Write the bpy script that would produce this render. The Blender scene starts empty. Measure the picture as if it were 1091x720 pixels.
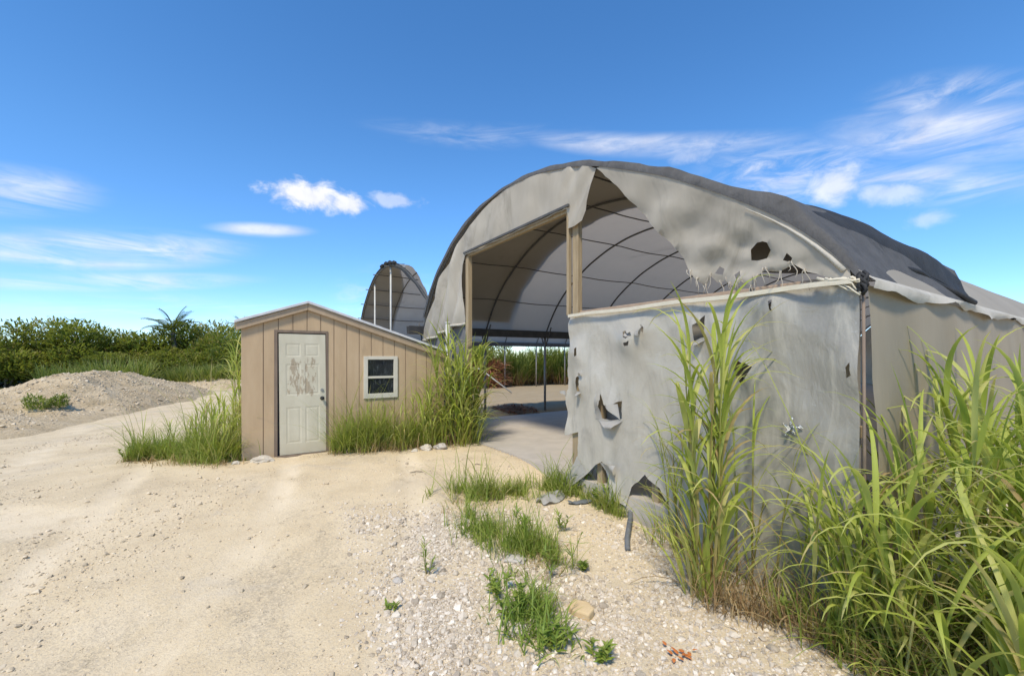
import bpy, math, random
import numpy as np
from mathutils import Vector, noise as mnoise
from mathutils.geometry import delaunay_2d_cdt

random.seed(7)
rng = np.random.default_rng(11)
scene = bpy.context.scene
COL = scene.collection
R = math.radians

# ------------------------------------------------------------------ numeric helpers
def sstep(a, b, x):
    t = np.clip((np.asarray(x, float) - a) / (b - a), 0, 1)
    return t * t * (3 - 2 * t)

def _hash(ix, iy, seed):
    h = (ix.astype(np.int64) * 374761393 + iy.astype(np.int64) * 668265263 + seed * 1442695041) & 0x7fffffff
    h = ((h ^ (h >> 13)) * 1274126177) & 0x7fffffff
    return ((h ^ (h >> 16)) & 0xffff) / 65535.0

def vnoise(x, y, seed=0):
    x = np.asarray(x, float); y = np.asarray(y, float)
    ix = np.floor(x); iy = np.floor(y)
    fx = x - ix; fy = y - iy
    fx = fx * fx * (3 - 2 * fx); fy = fy * fy * (3 - 2 * fy)
    a = _hash(ix, iy, seed); b = _hash(ix + 1, iy, seed)
    c = _hash(ix, iy + 1, seed); d = _hash(ix + 1, iy + 1, seed)
    return (a * (1 - fx) + b * fx) * (1 - fy) + (c * (1 - fx) + d * fx) * fy - 0.5

def fnoise(x, y, seed=0, octv=4):
    s = 0; a = 1.0
    for o in range(octv):
        s = s + a * vnoise(np.asarray(x) * 2 ** o, np.asarray(y) * 2 ** o, seed + o * 17)
        a *= 0.5
    return s

# ------------------------------------------------------------------ frame of the greenhouse: w across the front, s along its length
CR = np.array([2.60, 3.15]); U = np.array([-.543, .8397]); V = np.array([.8397, .543])
def T(w, s, z):
    return (CR[0] + U[0] * w + V[0] * s, CR[1] + U[1] * w + V[1] * s, z)
def WS(x, y):
    dx = np.asarray(x) - CR[0]; dy = np.asarray(y) - CR[1]
    return dx * U[0] + dy * U[1], dx * V[0] + dy * V[1]

def tracks(x, y):
    """wheel tracks worn into the yard: two pairs of curved strips"""
    x = np.asarray(x, float); y = np.asarray(y, float); out = np.zeros_like(x + y)
    wob = .10 * fnoise(x * .6, y * .6, 15, 2)
    for x0, k1, k2 in ((-.75, -.02, -.035), (-2.25, -.05, -.045), (-3.3, -.42, -.02), (-4.9, -.50, -.02)):
        c = x0 + k1 * (y - 2) + k2 * (y - 2) ** 2 + wob
        out = np.maximum(out, np.exp(-((x - c) / .16) ** 6))
    out = np.maximum(out, 1.2 * sstep(1.25, .6, np.hypot((x + 5.1) / 1.1, (y - 4.25) / .38) + .5 * fnoise(x * 2, y * 2, 23, 3)))
    return out * sstep(13, 8, y) * np.clip(.75 + .8 * fnoise(x * .9, y * .9, 19, 3), 0, 1)

def ground_z(x, y):
    x = np.asarray(x, float); y = np.asarray(y, float)
    w, s = WS(x, y)
    z = -.4 * (1 - sstep(1.0, 5.6, w + .25 * fnoise(x * .7, y * .7, 3, 2)))
    z = z + .05 * fnoise(x * .45, y * .45, 5, 3) * (1 - sstep(.9, .4, np.abs(w - 6.65)) * .8)
    near = np.clip(1 - (np.hypot(x, y) - 4) / 14, 0, 1)
    z = z + .005 * fnoise(x * 3.1, y * 3.1, 9, 4) * near + .016 * fnoise(x * 1.1, y * 1.1, 13, 2) * near
    z = z - .034 * tracks(x, y) * near
    # tyre-worn channel and the gravel bank beside it
    bank = sstep(-2.1, -.6, x + .28 * (y - 3.2)) * sstep(6.0, 4.6, y)
    z = z + .07 * bank * (1 - sstep(1.6, 2.6, x))
    # gravel ramp in front of the doorway
    ramp = sstep(-1.3, 0, s) * sstep(.2, .0, s) * sstep(3.6, 4.8, w) * sstep(7.2, 6.0, w)
    z = z * (1 - ramp) + ramp * (-.02)
    # under the slab
    inside = sstep(0.0, .10, s) * sstep(-.4, .0, w) * sstep(8.83, 8.72, w)
    inside = np.where(s > 27.8, 0, inside)
    z = z * (1 - inside) + inside * (-.22)
    # soil thrown up beyond the slab, under the neighbouring bay
    far = sstep(8.72, 9.2, w) * sstep(13.5, 9.6, w) * sstep(.8, 1.9, s) * sstep(28, 26, s)
    z = z + far * (.13 + .10 * fnoise(x * 1.3, y * 1.3, 21, 3))
    return z
def gz(x, y): return float(ground_z(x, y))

def gravel_density(x, y):
    b = sstep(-1.95, -1.0, x + .42 * (y - 4.4) + .35 * fnoise(x * 2, y * 2, 161, 3)) * sstep(5.3, 4.4, y)
    sand = np.exp(-(((x - .75) / .65) ** 2 + ((y - 4.15) / .75) ** 2)) * .9      # sandy pocket by the hose
    d = b * (1 - sand) * (.35 + .65 * sstep(-.25, .25, fnoise(x * 1.6, y * 1.6, 165, 3)))
    return d

# ------------------------------------------------------------------ mesh builder
class MB:
    def __init__(self): self.v = []; self.f = []; self.tint = None
    def add(self, vs, fs):
        o = len(self.v); self.v.extend([tuple(p) for p in vs]); self.f.extend([tuple(i + o for i in f) for f in fs])
    def hexa(self, p):      # 8 points: bottom 4 then top 4
        self.add(p, [(3, 2, 1, 0), (4, 5, 6, 7), (0, 1, 5, 4), (1, 2, 6, 5), (2, 3, 7, 6), (3, 0, 4, 7)])
    def prism(self, poly, fmap, d0, d1):
        n = len(poly)
        vs = [fmap(a, b, d0) for a, b in poly] + [fmap(a, b, d1) for a, b in poly]
        fs = [tuple(range(n)), tuple(range(2 * n - 1, n - 1, -1))]
        for i in range(n):
            j = (i + 1) % n; fs.append((i, i + n, j + n, j))
        self.add(vs, fs)
    def tube(self, pts, r, n=8, caps=True):
        pts = [Vector(p) for p in pts]; m = len(pts)
        rr = r if isinstance(r, (list, tuple)) else [r] * m
        vs = []; prev = None
        for i, p in enumerate(pts):
            t = (pts[min(i + 1, m - 1)] - pts[max(i - 1, 0)]).normalized()
            if prev is None:
                a = Vector((0, 0, 1)) if abs(t.z) < .9 else Vector((1, 0, 0))
                x = t.cross(a).normalized()
            else:
                x = (prev - t * prev.dot(t)).normalized()
            prev = x; y = t.cross(x)
            for k in range(n):
                an = 2 * math.pi * k / n
                vs.append(p + x * (rr[i] * math.cos(an)) + y * (rr[i] * math.sin(an)))
        fs = []
        for i in range(m - 1):
            for k in range(n):
                k2 = (k + 1) % n
                fs.append((i * n + k, i * n + k2, (i + 1) * n + k2, (i + 1) * n + k))
        if caps:
            fs.append(tuple(range(n - 1, -1, -1))); fs.append(tuple((m - 1) * n + k for k in range(n)))
        self.add(vs, fs)
    def grid(self, P):      # P[i][j] points
        ni, nj = len(P), len(P[0])
        vs = [p for row in P for p in row]
        fs = [(i * nj + j, i * nj + j + 1, (i + 1) * nj + j + 1, (i + 1) * nj + j) for i in range(ni - 1) for j in range(nj - 1)]
        self.add(vs, fs)

def mesh_obj(name, v, f, mat, parent=None, loc=None, smooth=False, tint=None, bevel=0):
    """v: (n,3) world points; f: list of faces or (m,k) array. Geometry is stored about the thing's base."""
    v = np.asarray(v, float).reshape(-1, 3)
    base = np.array(loc if loc is not None else (parent['_base'] if parent and '_base' in parent.keys() else (0, 0, 0)), float)
    me = bpy.data.meshes.new(name)
    vl = v - base
    if isinstance(f, np.ndarray):
        k = f.shape[1]; m = f.shape[0]
        me.vertices.add(len(vl)); me.vertices.foreach_set('co', vl.astype(np.float32).ravel())
        me.loops.add(m * k); me.loops.foreach_set('vertex_index', f.astype(np.int32).ravel())
        me.polygons.add(m); me.polygons.foreach_set('loop_start', np.arange(0, m * k, k, dtype=np.int32))
        me.polygons.foreach_set('loop_total', np.full(m, k, dtype=np.int32))
        me.update(calc_edges=True); me.validate()
    else:
        me.from_pydata([tuple(p) for p in vl], [], f); me.update()
    if tint is not None:
        at = me.attributes.new('tint', 'FLOAT', 'POINT'); at.data.foreach_set('value', np.asarray(tint, np.float32))
    me.polygons.foreach_set('use_smooth', [bool(smooth)] * len(me.polygons))
    me.materials.append(mat)
    o = bpy.data.objects.new(name, me); COL.objects.link(o)
    if parent is not None: o.parent = parent; o['_base'] = tuple(base)
    else: o.location = base; o['_base'] = tuple(base)
    if bevel:
        b = o.modifiers.new('Bevel', 'BEVEL'); b.width = bevel; b.segments = 2; b.limit_method = 'ANGLE'
    return o
def put(name, mb, mat, parent=None, loc=None, smooth=False, bevel=0):
    return mesh_obj(name, mb.v, mb.f, mat, parent, loc, smooth, None, bevel)
def tag(o, label, cat, group=None):
    o['label'] = label; o['category'] = cat
    if group: o['group'] = group
    return o
def thing(name, loc, label, cat, group=None):
    o = bpy.data.objects.new(name, None); COL.objects.link(o); o.location = loc; o['_base'] = tuple(loc)
    o.empty_display_size = .1
    return tag(o, label, cat, group)
def copy_tree(o, parent=None):
    c = o.copy(); COL.objects.link(c)
    if parent: c.parent = parent
    for ch in list(o.children): copy_tree(ch, c)
    return c

# ------------------------------------------------------------------ materials
class NT:
    def __init__(self, tree): self.t = tree; self.n = tree.nodes; self.l = tree.links
    def new(self, typ, **kw):
        nd = self.n.new(typ)
        for k, v in kw.items():
            if k == 'ins':
                for kk, vv in v.items(): self.set(nd.inputs[kk], vv)
            else: setattr(nd, k, v)
        return nd
    def set(self, sock, v):
        if isinstance(v, bpy.types.NodeSocket): self.l.new(v, sock)
        elif isinstance(v, (tuple, list)) and len(v) == 3 and sock.type == 'RGBA': sock.default_value = (*v, 1)
        else: sock.default_value = v
    def math(self, op, a, b=None, c=None, clamp=False):
        nd = self.n.new('ShaderNodeMath'); nd.operation = op; nd.use_clamp = clamp
        self.set(nd.inputs[0], a)
        if b is not None: self.set(nd.inputs[1], b)
        if c is not None: self.set(nd.inputs[2], c)
        return nd.outputs[0]
    def mix(self, fac, a, b, mode='MIX'):
        nd = self.n.new('ShaderNodeMix'); nd.data_type = 'RGBA'; nd.blend_type = mode
        self.set(nd.inputs[0], fac); self.set(nd.inputs[6], a); self.set(nd.inputs[7], b)
        return nd.outputs[2]
    def ramp(self, fac, stops):
        nd = self.n.new('ShaderNodeValToRGB'); self.set(nd.inputs[0], fac)
        e = nd.color_ramp.elements
        while len(e) < len(stops): e.new(.5)
        for i, (p, c) in enumerate(stops):
            e[i].position = p; e[i].color = (*c, 1) if len(c) == 3 else c
        return nd.outputs[0]
    def smooth(self, x, a, b):
        nd = self.n.new('ShaderNodeMapRange'); nd.interpolation_type = 'SMOOTHSTEP'
        self.set(nd.inputs[0], x); nd.inputs[1].default_value = a; nd.inputs[2].default_value = b
        return nd.outputs[0]
    def noise(self, vec, scale, detail=4, rough=.55, dist=0):
        nd = self.n.new('ShaderNodeTexNoise'); self.set(nd.inputs['Vector'], vec)
        nd.inputs['Scale'].default_value = scale; nd.inputs['Detail'].default_value = detail
        nd.inputs['Roughness'].default_value = rough; nd.inputs['Distortion'].default_value = dist
        return nd.outputs[0]
    def mapping(self, vec, scale=(1, 1, 1), rot=(0, 0, 0), loc=(0, 0, 0)):
        nd = self.n.new('ShaderNodeMapping'); self.set(nd.inputs[0], vec)
        nd.inputs['Scale'].default_value = scale; nd.inputs['Rotation'].default_value = rot; nd.inputs['Location'].default_value = loc
        return nd.outputs[0]

def new_mat(name):
    m = bpy.data.materials.new(name); m.use_nodes = True
    m.node_tree.nodes.clear()
    t = NT(m.node_tree)
    out = t.new('ShaderNodeOutputMaterial')
    return m, t, out
def bsdf(t, col, rough=.7, bump=None, bumpstr=.3, bumpdist=.01, metal=0, spec=.3, alpha=None):
    b = t.new('ShaderNodeBsdfPrincipled')
    t.set(b.inputs['Base Color'], col); t.set(b.inputs['Roughness'], rough); b.inputs['Metallic'].default_value = metal
    b.inputs['Specular IOR Level'].default_value = spec
    if alpha is not None: t.set(b.inputs['Alpha'], alpha)
    if bump is not None:
        bp = t.new('ShaderNodeBump'); bp.inputs['Strength'].default_value = bumpstr; bp.inputs['Distance'].default_value = bumpdist
        t.set(bp.inputs['Height'], bump); t.l.new(bp.outputs[0], b.inputs['Normal'])
        return b.outputs[0], bp.outputs[0]
    return b.outputs[0], None

def simple(name, c1, c2, scale=6, rough=.7, stretch=(1, 1, 1), bump=.2, bd=.004, metal=0, spec=.3, stain=None, stain_scale=1.5, stain_lo=.55):
    m, t, out = new_mat(name)
    co = t.new('ShaderNodeTexCoord').outputs['Object']
    n = t.noise(t.mapping(co, stretch), scale, 6, .6)
    col = t.ramp(n, [(.3, c1), (.7, c2)])
    if stain:
        s = t.noise(t.mapping(co, stretch), stain_scale, 5, .65)
        col = t.mix(t.smooth(s, stain_lo, stain_lo + .2), col, stain)
    fine = t.noise(t.mapping(co, stretch), scale * 9, 3, .6)
    b, _ = bsdf(t, col, rough, fine, bump, bd, metal, spec)
    t.l.new(b, out.inputs[0]); return m

def film(name, c1, c2, trans_c, fac, rough=.55, scale=3, stretch=(1, 1, 1), dirt=(.2, .18, .14), dirt_lo=.58, alpha=1.0, weave=0, spec=.3, bumpd=.01, dirt_amt=.6):
    m, t, out = new_mat(name)
    co = t.new('ShaderNodeTexCoord').outputs['Object']
    v = t.mapping(co, stretch)
    n = t.noise(v, scale, 6, .6, .4)
    col = t.ramp(n, [(.28, c1), (.72, c2)])
    d = t.noise(v, scale * .45, 6, .7, .8)
    dm = t.math('MULTIPLY', t.smooth(d, dirt_lo, dirt_lo + .18), dirt_amt)
    col = t.mix(dm, col, dirt)
    h = t.math('ADD', t.noise(v, scale * 2.2, 5, .6, .5), t.math('MULTIPLY', t.noise(t.mapping(v, (3, 3, .6)), scale * 2.5, 4, .6, 1.0), .6))
    b, nrm = bsdf(t, col, rough, h, .5, bumpd, 0, spec)
    tr = t.new('ShaderNodeBsdfTranslucent'); t.set(tr.inputs[0], t.mix(dm, trans_c, tuple(x * .4 for x in trans_c)))
    mx = t.new('ShaderNodeMixShader'); mx.inputs[0].default_value = fac
    t.l.new(b, mx.inputs[1]); t.l.new(tr.outputs[0], mx.inputs[2])
    res = mx.outputs[0]
    if alpha < 1:
        tp = t.new('ShaderNodeBsdfTransparent'); m2 = t.new('ShaderNodeMixShader'); m2.inputs[0].default_value = alpha
        t.l.new(tp.outputs[0], m2.inputs[1]); t.l.new(res, m2.inputs[2]); res = m2.outputs[0]
    t.l.new(res, out.inputs[0]); return m

def leafmat(name, stops, fac=.35, rough=.5, spec=.25, nscale=0):
    m, t, out = new_mat(name)
    a = t.new('ShaderNodeAttribute', attribute_name='tint').outputs['Fac']
    col = t.ramp(a, stops)
    b, _ = bsdf(t, col, rough, None, spec=spec)
    tr = t.new('ShaderNodeBsdfTranslucent')
    t.set(tr.inputs[0], t.mix(.45, col, (.46, .54, .05)))
    mx = t.new('ShaderNodeMixShader'); mx.inputs[0].default_value = fac
    t.l.new(b, mx.inputs[1]); t.l.new(tr.outputs[0], mx.inputs[2]); t.l.new(mx.outputs[0], out.inputs[0])
    return m

def tintmat(name, stops, rough=.85, bump=.3):
    m, t, out = new_mat(name)
    a = t.new('ShaderNodeAttribute', attribute_name='tint').outputs['Fac']
    co = t.new('ShaderNodeTexCoord').outputs['Object']
    n = t.noise(co, 60, 4, .6)
    col = t.ramp(t.math('ADD', a, t.math('MULTIPLY', t.math('SUBTRACT', n, .5), .5)), stops)
    b, _ = bsdf(t, col, rough, n, bump, .004, spec=.15)
    t.l.new(b, out.inputs[0]); return m

# ground: crushed limestone
def ground_mat():
    m, t, out = new_mat('crushed limestone')
    co = t.new('ShaderNodeTexCoord').outputs['Object']
    big = t.noise(co, .35, 5, .6, .5)
    mid = t.noise(co, 1.7, 6, .65, .3)
    fine = t.noise(co, 38, 5, .7)
    speck = t.new('ShaderNodeTexVoronoi', ins={'Vector': t.mix(.06, co, t.new('ShaderNodeTexNoise', ins={'Vector': co, 'Scale': 6.0}).outputs['Color']), 'Scale': 34.0}).outputs['Distance']
    speck2 = t.new('ShaderNodeTexVoronoi', ins={'Vector': co, 'Scale': 95.0}).outputs['Color']
    col = t.ramp(mid, [(.3, (.59, .465, .29)), (.52, (.66, .53, .34)), (.75, (.71, .585, .40))])
    grey = t.smooth(big, .5, .66)
    col = t.mix(t.math('MULTIPLY', grey, .5), col, (.49, .42, .325))
    # packed pale rim and bluish grit patches
    pt = t.noise(t.mapping(co, (1, 1, 1), (0, 0, .5)), .8, 5, .7, .6)
    col = t.mix(t.math('MULTIPLY', t.smooth(pt, .57, .72), .5), col, (.47, .42, .345))
    sepc = t.new('ShaderNodeSeparateColor', ins={0: speck2}).outputs[0]
    col = t.mix(t.math('MULTIPLY', t.smooth(sepc, .55, .95), .45), col, (.40, .335, .25))
    col = t.mix(t.math('MULTIPLY', t.smooth(fine, .52, .75), .4), col, (.74, .66, .52))
    # rough strips where loose stones lie: darker joints between them
    lo = t.smooth(t.noise(co, .9, 5, .65, .4), .47, .62)
    peb = t.math('MULTIPLY', t.smooth(speck, .2, .6), t.smooth(fine, .35, .6))
    col = t.mix(t.math('MULTIPLY', t.math('MULTIPLY', lo, peb), .5), col, (.36, .29, .2))
    trk = t.new('ShaderNodeAttribute', attribute_name='tint').outputs['Fac']
    trn = t.math('MULTIPLY', trk, t.smooth(t.noise(co, 3.2, 5, .7), .25, .6))
    col = t.mix(t.math('MULTIPLY', trn, .85), col, (.74, .62, .44))
    gv = t.new('ShaderNodeAttribute', attribute_name='gravel').outputs['Fac']
    col = t.mix(t.math('MULTIPLY', gv, .7), col, t.mix(t.smooth(fine, .35, .65), (.36, .29, .20), (.64, .57, .45)))
    # grass-covered earth away from the yard
    geo = t.new('ShaderNodeSeparateXYZ', ins={0: co})
    x, y = geo.outputs[0], geo.outputs[1]
    wv = t.math('ADD', t.math('MULTIPLY', t.math('SUBTRACT', x, 2.6), -.543), t.math('MULTIPLY', t.math('SUBTRACT', y, 3.15), .84))
    e = t.math('ADD', wv, t.math('MULTIPLY', t.math('SUBTRACT', t.noise(co, .12, 3), .5), 6))
    col = t.mix(t.smooth(e, 22, 26), col, t.mix(mid, (.07, .09, .03), (.16, .14, .07)))
    # darker soil under the neighbouring bay
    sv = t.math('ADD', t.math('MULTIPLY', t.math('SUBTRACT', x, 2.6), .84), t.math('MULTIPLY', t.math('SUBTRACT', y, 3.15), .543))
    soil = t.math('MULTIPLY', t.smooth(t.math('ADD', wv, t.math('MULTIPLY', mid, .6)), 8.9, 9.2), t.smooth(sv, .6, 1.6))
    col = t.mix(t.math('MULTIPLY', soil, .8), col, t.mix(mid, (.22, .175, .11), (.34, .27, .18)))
    grit = t.noise(co, 85, 3, .75)
    clod = t.smooth(t.noise(co, 19, 4, .7, 1.2), .55, .75)
    h = t.math('ADD', t.math('ADD', t.math('MULTIPLY', fine, .5), t.math('MULTIPLY', grit, .35)), t.math('MULTIPLY', t.math('MULTIPLY', clod, .9), t.math('MULTIPLY', t.math('ADD', lo, .15), t.math('SUBTRACT', 1.0, t.math('MULTIPLY', trk, .85)))))
    b, _ = bsdf(t, col, .92, h, .55, .025, spec=.1)
    t.l.new(b, out.inputs[0]); return m

M = {}
M['ground'] = ground_mat()
M['slab'] = simple('weathered concrete', (.40, .36, .305), (.49, .44, .375), 2.5, .85, bump=.25, stain=(.46, .40, .31), stain_scale=.8, stain_lo=.55)
M['siding'] = simple('tan painted siding', (.455, .315, .19), (.52, .365, .225), 4, .8, (1, 1, .25), .3, .004, stain=(.34, .25, .165), stain_scale=1.6, stain_lo=.52)
def siding_mat():
    m, t, out = new_mat('weathered tan siding')
    co = t.new('ShaderNodeTexCoord').outputs['Object']
    v = t.mapping(co, (1, 1, .22))
    col = t.ramp(t.noise(v, 3.5, 6, .65), [(.3, (.44, .315, .19)), (.55, (.50, .365, .225)), (.75, (.55, .41, .265))])
    col = t.mix(t.math('MULTIPLY', t.smooth(t.noise(v, 9, 5, .7, .5), .55, .75), .45), col, (.36, .26, .16))
    col = t.mix(t.math('MULTIPLY', t.smooth(t.noise(t.mapping(co, (5, 5, .5)), 3, 5, .7), .58, .72), .35), col, (.58, .46, .31))
    z = t.new('ShaderNodeSeparateXYZ', ins={0: co}).outputs[2]
    sp = t.smooth(t.math('ADD', z, t.math('MULTIPLY', t.math('SUBTRACT', t.noise(co, 4, 5, .7), .5), .9)), .45, .05)
    col = t.mix(t.math('MULTIPLY', sp, .5), col, (.40, .32, .215))
    fl = t.smooth(t.noise(co, 26, 4, .7), .68, .74)
    col = t.mix(t.math('MULTIPLY', fl, .5), col, (.26, .19, .13))
    b, _ = bsdf(t, col, .82, t.noise(t.mapping(co, (1, 1, .12)), 55, 4, .6), .3, .004, spec=.15)
    t.l.new(b, out.inputs[0]); return m
M['siding'] = siding_mat()
M['groove'] = simple('siding groove', (.30, .205, .13), (.34, .235, .145), 5, .85)
M['fascia'] = simple('weathered fascia paint', (.36, .265, .17), (.44, .33, .22), 6, .8, (1, 1, .4), .3, .003, stain=(.27, .22, .17), stain_scale=2)
M['roofing'] = simple('pale roofing felt', (.5, .5, .5), (.62, .61, .6), 9, .8, bump=.3)
M['trim'] = simple('dark weathered trim', (.16, .12, .09), (.24, .18, .13), 8, .8, (1, 1, .3))
M['winframe'] = simple('off white window frame', (.56, .52, .42), (.64, .59, .48), 6, .55, stain=(.42, .37, .27), stain_scale=3, stain_lo=.6)
M['rock'] = simple('pale limestone rock', (.44, .39, .31), (.62, .55, .44), 9, .9, bump=.6, bd=.02)
M['block'] = simple('tan sandstone block', (.50, .36, .19), (.60, .45, .26), 8, .9, bump=.5, bd=.01)
M['wood'] = simple('weathered timber', (.27, .20, .115), (.41, .315, .19), 5, .8, (6, 6, .5), .4, .004, stain=(.2, .14, .08), stain_scale=2, stain_lo=.6)
M['plate'] = simple('pinkish brown board', (.36, .25, .165), (.46, .33, .23), 4, .8, (3, 3, 8), .3, .004)
M['palewood'] = simple('pale split timber edge', (.55, .49, .37), (.66, .60, .47), 6, .8, (2, 2, 10), .4, .004)
M['steel'] = simple('dull galvanised pipe', (.22, .20, .175), (.32, .29, .25), 8, .5, metal=.4, bump=.1)
M['darksteel'] = simple('dark weathered pipe', (.085, .08, .07), (.13, .12, .105), 8, .6, metal=.3, bump=.1)
M['gutter'] = simple('blackened gutter', (.045, .045, .045), (.08, .075, .07), 4, .6, bump=.2)
M['whitepipe'] = simple('white pipe', (.42, .41, .37), (.54, .52, .46), 5, .5, bump=.1)
M['roof_film'] = film('aged greenhouse film', (.44, .385, .30), (.53, .47, .375), (.42, .375, .32), .40, .6, 1.1, (1, 1, 1), (.36, .31, .24), .6, spec=.2, dirt_amt=.5)
M['grey_film'] = film('grey greenhouse film', (.30, .29, .27), (.38, .37, .345), (.32, .31, .295), .36, .6, 1.6, (1, 1, 1), (.25, .24, .21), .58, spec=.2)
M['gable'] = film('stained gable cloth', (.45, .40, .32), (.60, .54, .44), (.42, .36, .27), .25, .7, 2.2, (1, 1, .45), (.27, .235, .18), .5, spec=.15)
M['sidewall'] = film('grey brown side cloth', (.32, .265, .185), (.39, .33, .24), (.34, .295, .23), .15, .75, 1.6, (1, 1, .3), (.24, .21, .17), .55, spec=.15)
M['hem'] = film('frayed white hem', (.50, .455, .37), (.62, .57, .48), (.45, .41, .34), .2, .7, 6, spec=.15)
M['mesh'] = film('dark grey mesh cloth', (.17, .17, .165), (.23, .225, .215), (.2, .2, .2), .2, .8, 3, (1, 1, .4), (.12, .11, .1), .6, spec=.1)
M['shade'] = film('black shade cloth', (.10, .097, .095), (.155, .15, .145), (.06, .056, .052), .28, .75, 5.0, (1, 1, 1), (.04, .04, .04), .55, spec=.25, bumpd=.03)
M['hole_backing'] = film('added brown sheet behind holes', (.30, .26, .21), (.38, .33, .27), (.30, .26, .21), .4, .8, 5)  # only on the added sheet that darkens the gable holes
M['shade_fold'] = film('dark cloth with painted fold shadow', (.024, .024, .025), (.05, .049, .048), (.02, .02, .02), .1, .7, 3, (1, 1, 1), (.1, .1, .1), .6, spec=.3, bumpd=.03)  # darker copy of the shade cloth; fold shadow put into the colour
M['foil'] = simple('crumpled foil', (.6, .6, .6), (.75, .75, .75), 20, .3, metal=.9, bump=.6, bd=.02)
M['rubber'] = simple('dusty grey hose', (.11, .115, .12), (.17, .175, .18), 14, .65, bump=.2)
M['knob'] = simple('black door knob', (.02, .02, .02), (.03, .03, .03), 5, .3)
M['brass'] = simple('tarnished lock', (.3, .29, .27), (.4, .38, .34), 5, .35, metal=.7)
M['orange'] = simple('dry orange leaf', (.42, .12, .03), (.55, .2, .05), 20, .7)
M['sheet'] = film('dusty plastic sheet', (.40, .39, .36), (.52, .5, .45), (.4, .38, .35), .25, .35, 6, (1, 1, 1), (.5, .42, .3), .5, spec=.5)
M['sheetflap'] = film('torn grey sheet edge', (.42, .395, .35), (.54, .51, .45), (.4, .38, .34), .3, .4, 5, dirt=(.3, .28, .24), spec=.4)
M['darkplastic'] = film('dark plastic strip', (.12, .13, .14), (.2, .21, .22), (.1, .1, .1), .1, .4, 6, spec=.5)
M['bark'] = simple('grey brown bark', (.14, .105, .07), (.24, .19, .13), 8, .9, (1, 1, .3), .6, .02)
M['inner'] = film('inner grey plastic', (.33, .305, .265), (.41, .38, .335), (.2, .2, .19), .2, .6, 3, dirt=(.12, .11, .1), spec=.2)

def door_mat():
    m, t, out = new_mat('peeling pale door paint')
    co = t.new('ShaderNodeTexCoord').outputs['Object']
    n = t.noise(t.mapping(co, (1, 1, .5)), 5, 5, .6)
    col = t.ramp(n, [(.3, (.52, .475, .35)), (.7, (.60, .555, .425))])
    sp = t.new('ShaderNodeSeparateXYZ', ins={0: co}); z = sp.outputs[2]
    # peeled band across the middle panels (object coordinates: base of the shed)
    a = t.math('ADD', t.math('MULTIPLY', sp.outputs[0], .84), t.math('MULTIPLY', sp.outputs[1], .543))
    da = t.math('ABSOLUTE', t.math('SUBTRACT', a, .86)); dz = t.math('ABSOLUTE', t.math('SUBTRACT', z, 1.31))
    box = t.math('MULTIPLY', t.smooth(da, .28, .16), t.smooth(dz, .42, .22))
    pn = t.noise(t.mapping(co, (9, 9, 3.0)), 1.8, 5, .7)
    peel = t.smooth(t.math('ADD', pn, t.math('MULTIPLY', box, .24)), .70, .76)
    col = t.mix(peel, col, t.mix(t.noise(co, 30, 3), (.33, .265, .18), (.44, .37, .265)))
    col = t.mix(t.math('MULTIPLY', t.smooth(z, .35, .0), .35), col, (.42, .36, .25))
    b, _ = bsdf(t, col, .55, t.noise(co, 60, 3), .15, .002, spec=.3)
    t.l.new(b, out.inputs[0]); return m
M['door'] = door_mat()

def glass_mat():
    m, t, out = new_mat('streaked window glass')
    co = t.new('ShaderNodeTexCoord').outputs['Object']
    st = t.noise(t.mapping(co, (6, 6, 1.2)), 6, 5, .7, .5)
    d = t.math('MULTIPLY', t.smooth(st, .5, .75), .35)
    col = t.mix(d, (.012, .016, .02), (.22, .24, .25))
    rough = t.math('ADD', .06, t.math('MULTIPLY', d, .8))
    b, _ = bsdf(t, col, rough, st, .08, .003, spec=.5)
    t.l.new(b, out.inputs[0]); return m
M['glass'] = glass_mat()

def plastic_mat():
    m, t, out = new_mat('wrinkled grey plastic sheet')
    co = t.new('ShaderNodeTexCoord').outputs['Object']
    v = t.mapping(co, (1, 1, .55))
    n = t.noise(v, 2.0, 6, .65, .8)
    col = t.ramp(n, [(.28, (.52, .475, .385)), (.5, (.60, .555, .46)), (.75, (.69, .64, .545))])
    # dark streaks, more of them near the corner (object origin is the corner of the house)
    sp = t.new('ShaderNodeSeparateXYZ', ins={0: co})
    w = t.math('ADD', t.math('MULTIPLY', sp.outputs[0], -.543), t.math('MULTIPLY', sp.outputs[1], .84))
    st = t.noise(t.mapping(co, (2.2, 2.2, .55)), 1.8, 6, .65, .9)
    amt = t.math('MULTIPLY', t.smooth(t.math('ADD', st, t.math('MULTIPLY', t.smooth(w, 2.0, .1), .26)), .52, .80), .62)
    col = t.mix(amt, col, (.24, .23, .21))
    wr = t.noise(t.mapping(co, (1, 1, .8)), 4, 5, .55, 1.2)
    pale = t.smooth(t.noise(t.mapping(co, (1, 1, 1.3)), 15, 4, .65, 1.6), .66, .71)  # crease glints painted into the colour as pale flecks
    col = t.mix(t.math('MULTIPLY', pale, .5), col, (.60, .585, .54))
    b, nrm = bsdf(t, col, .20, t.math('ADD', t.math('MULTIPLY', wr, .4), t.math('ADD', t.math('MULTIPLY', n, .9), t.math('MULTIPLY', st, .10))), .75, .028, spec=.5)
    tr = t.new('ShaderNodeBsdfTranslucent'); t.set(tr.inputs[0], (.42, .40, .36))
    mx = t.new('ShaderNodeMixShader'); mx.inputs[0].default_value = .28
    t.l.new(b, mx.inputs[1]); t.l.new(tr.outputs[0], mx.inputs[2])
    t.l.new(mx.outputs[0], out.inputs[0]); return m
M['plastic'] = plastic_mat()

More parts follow.
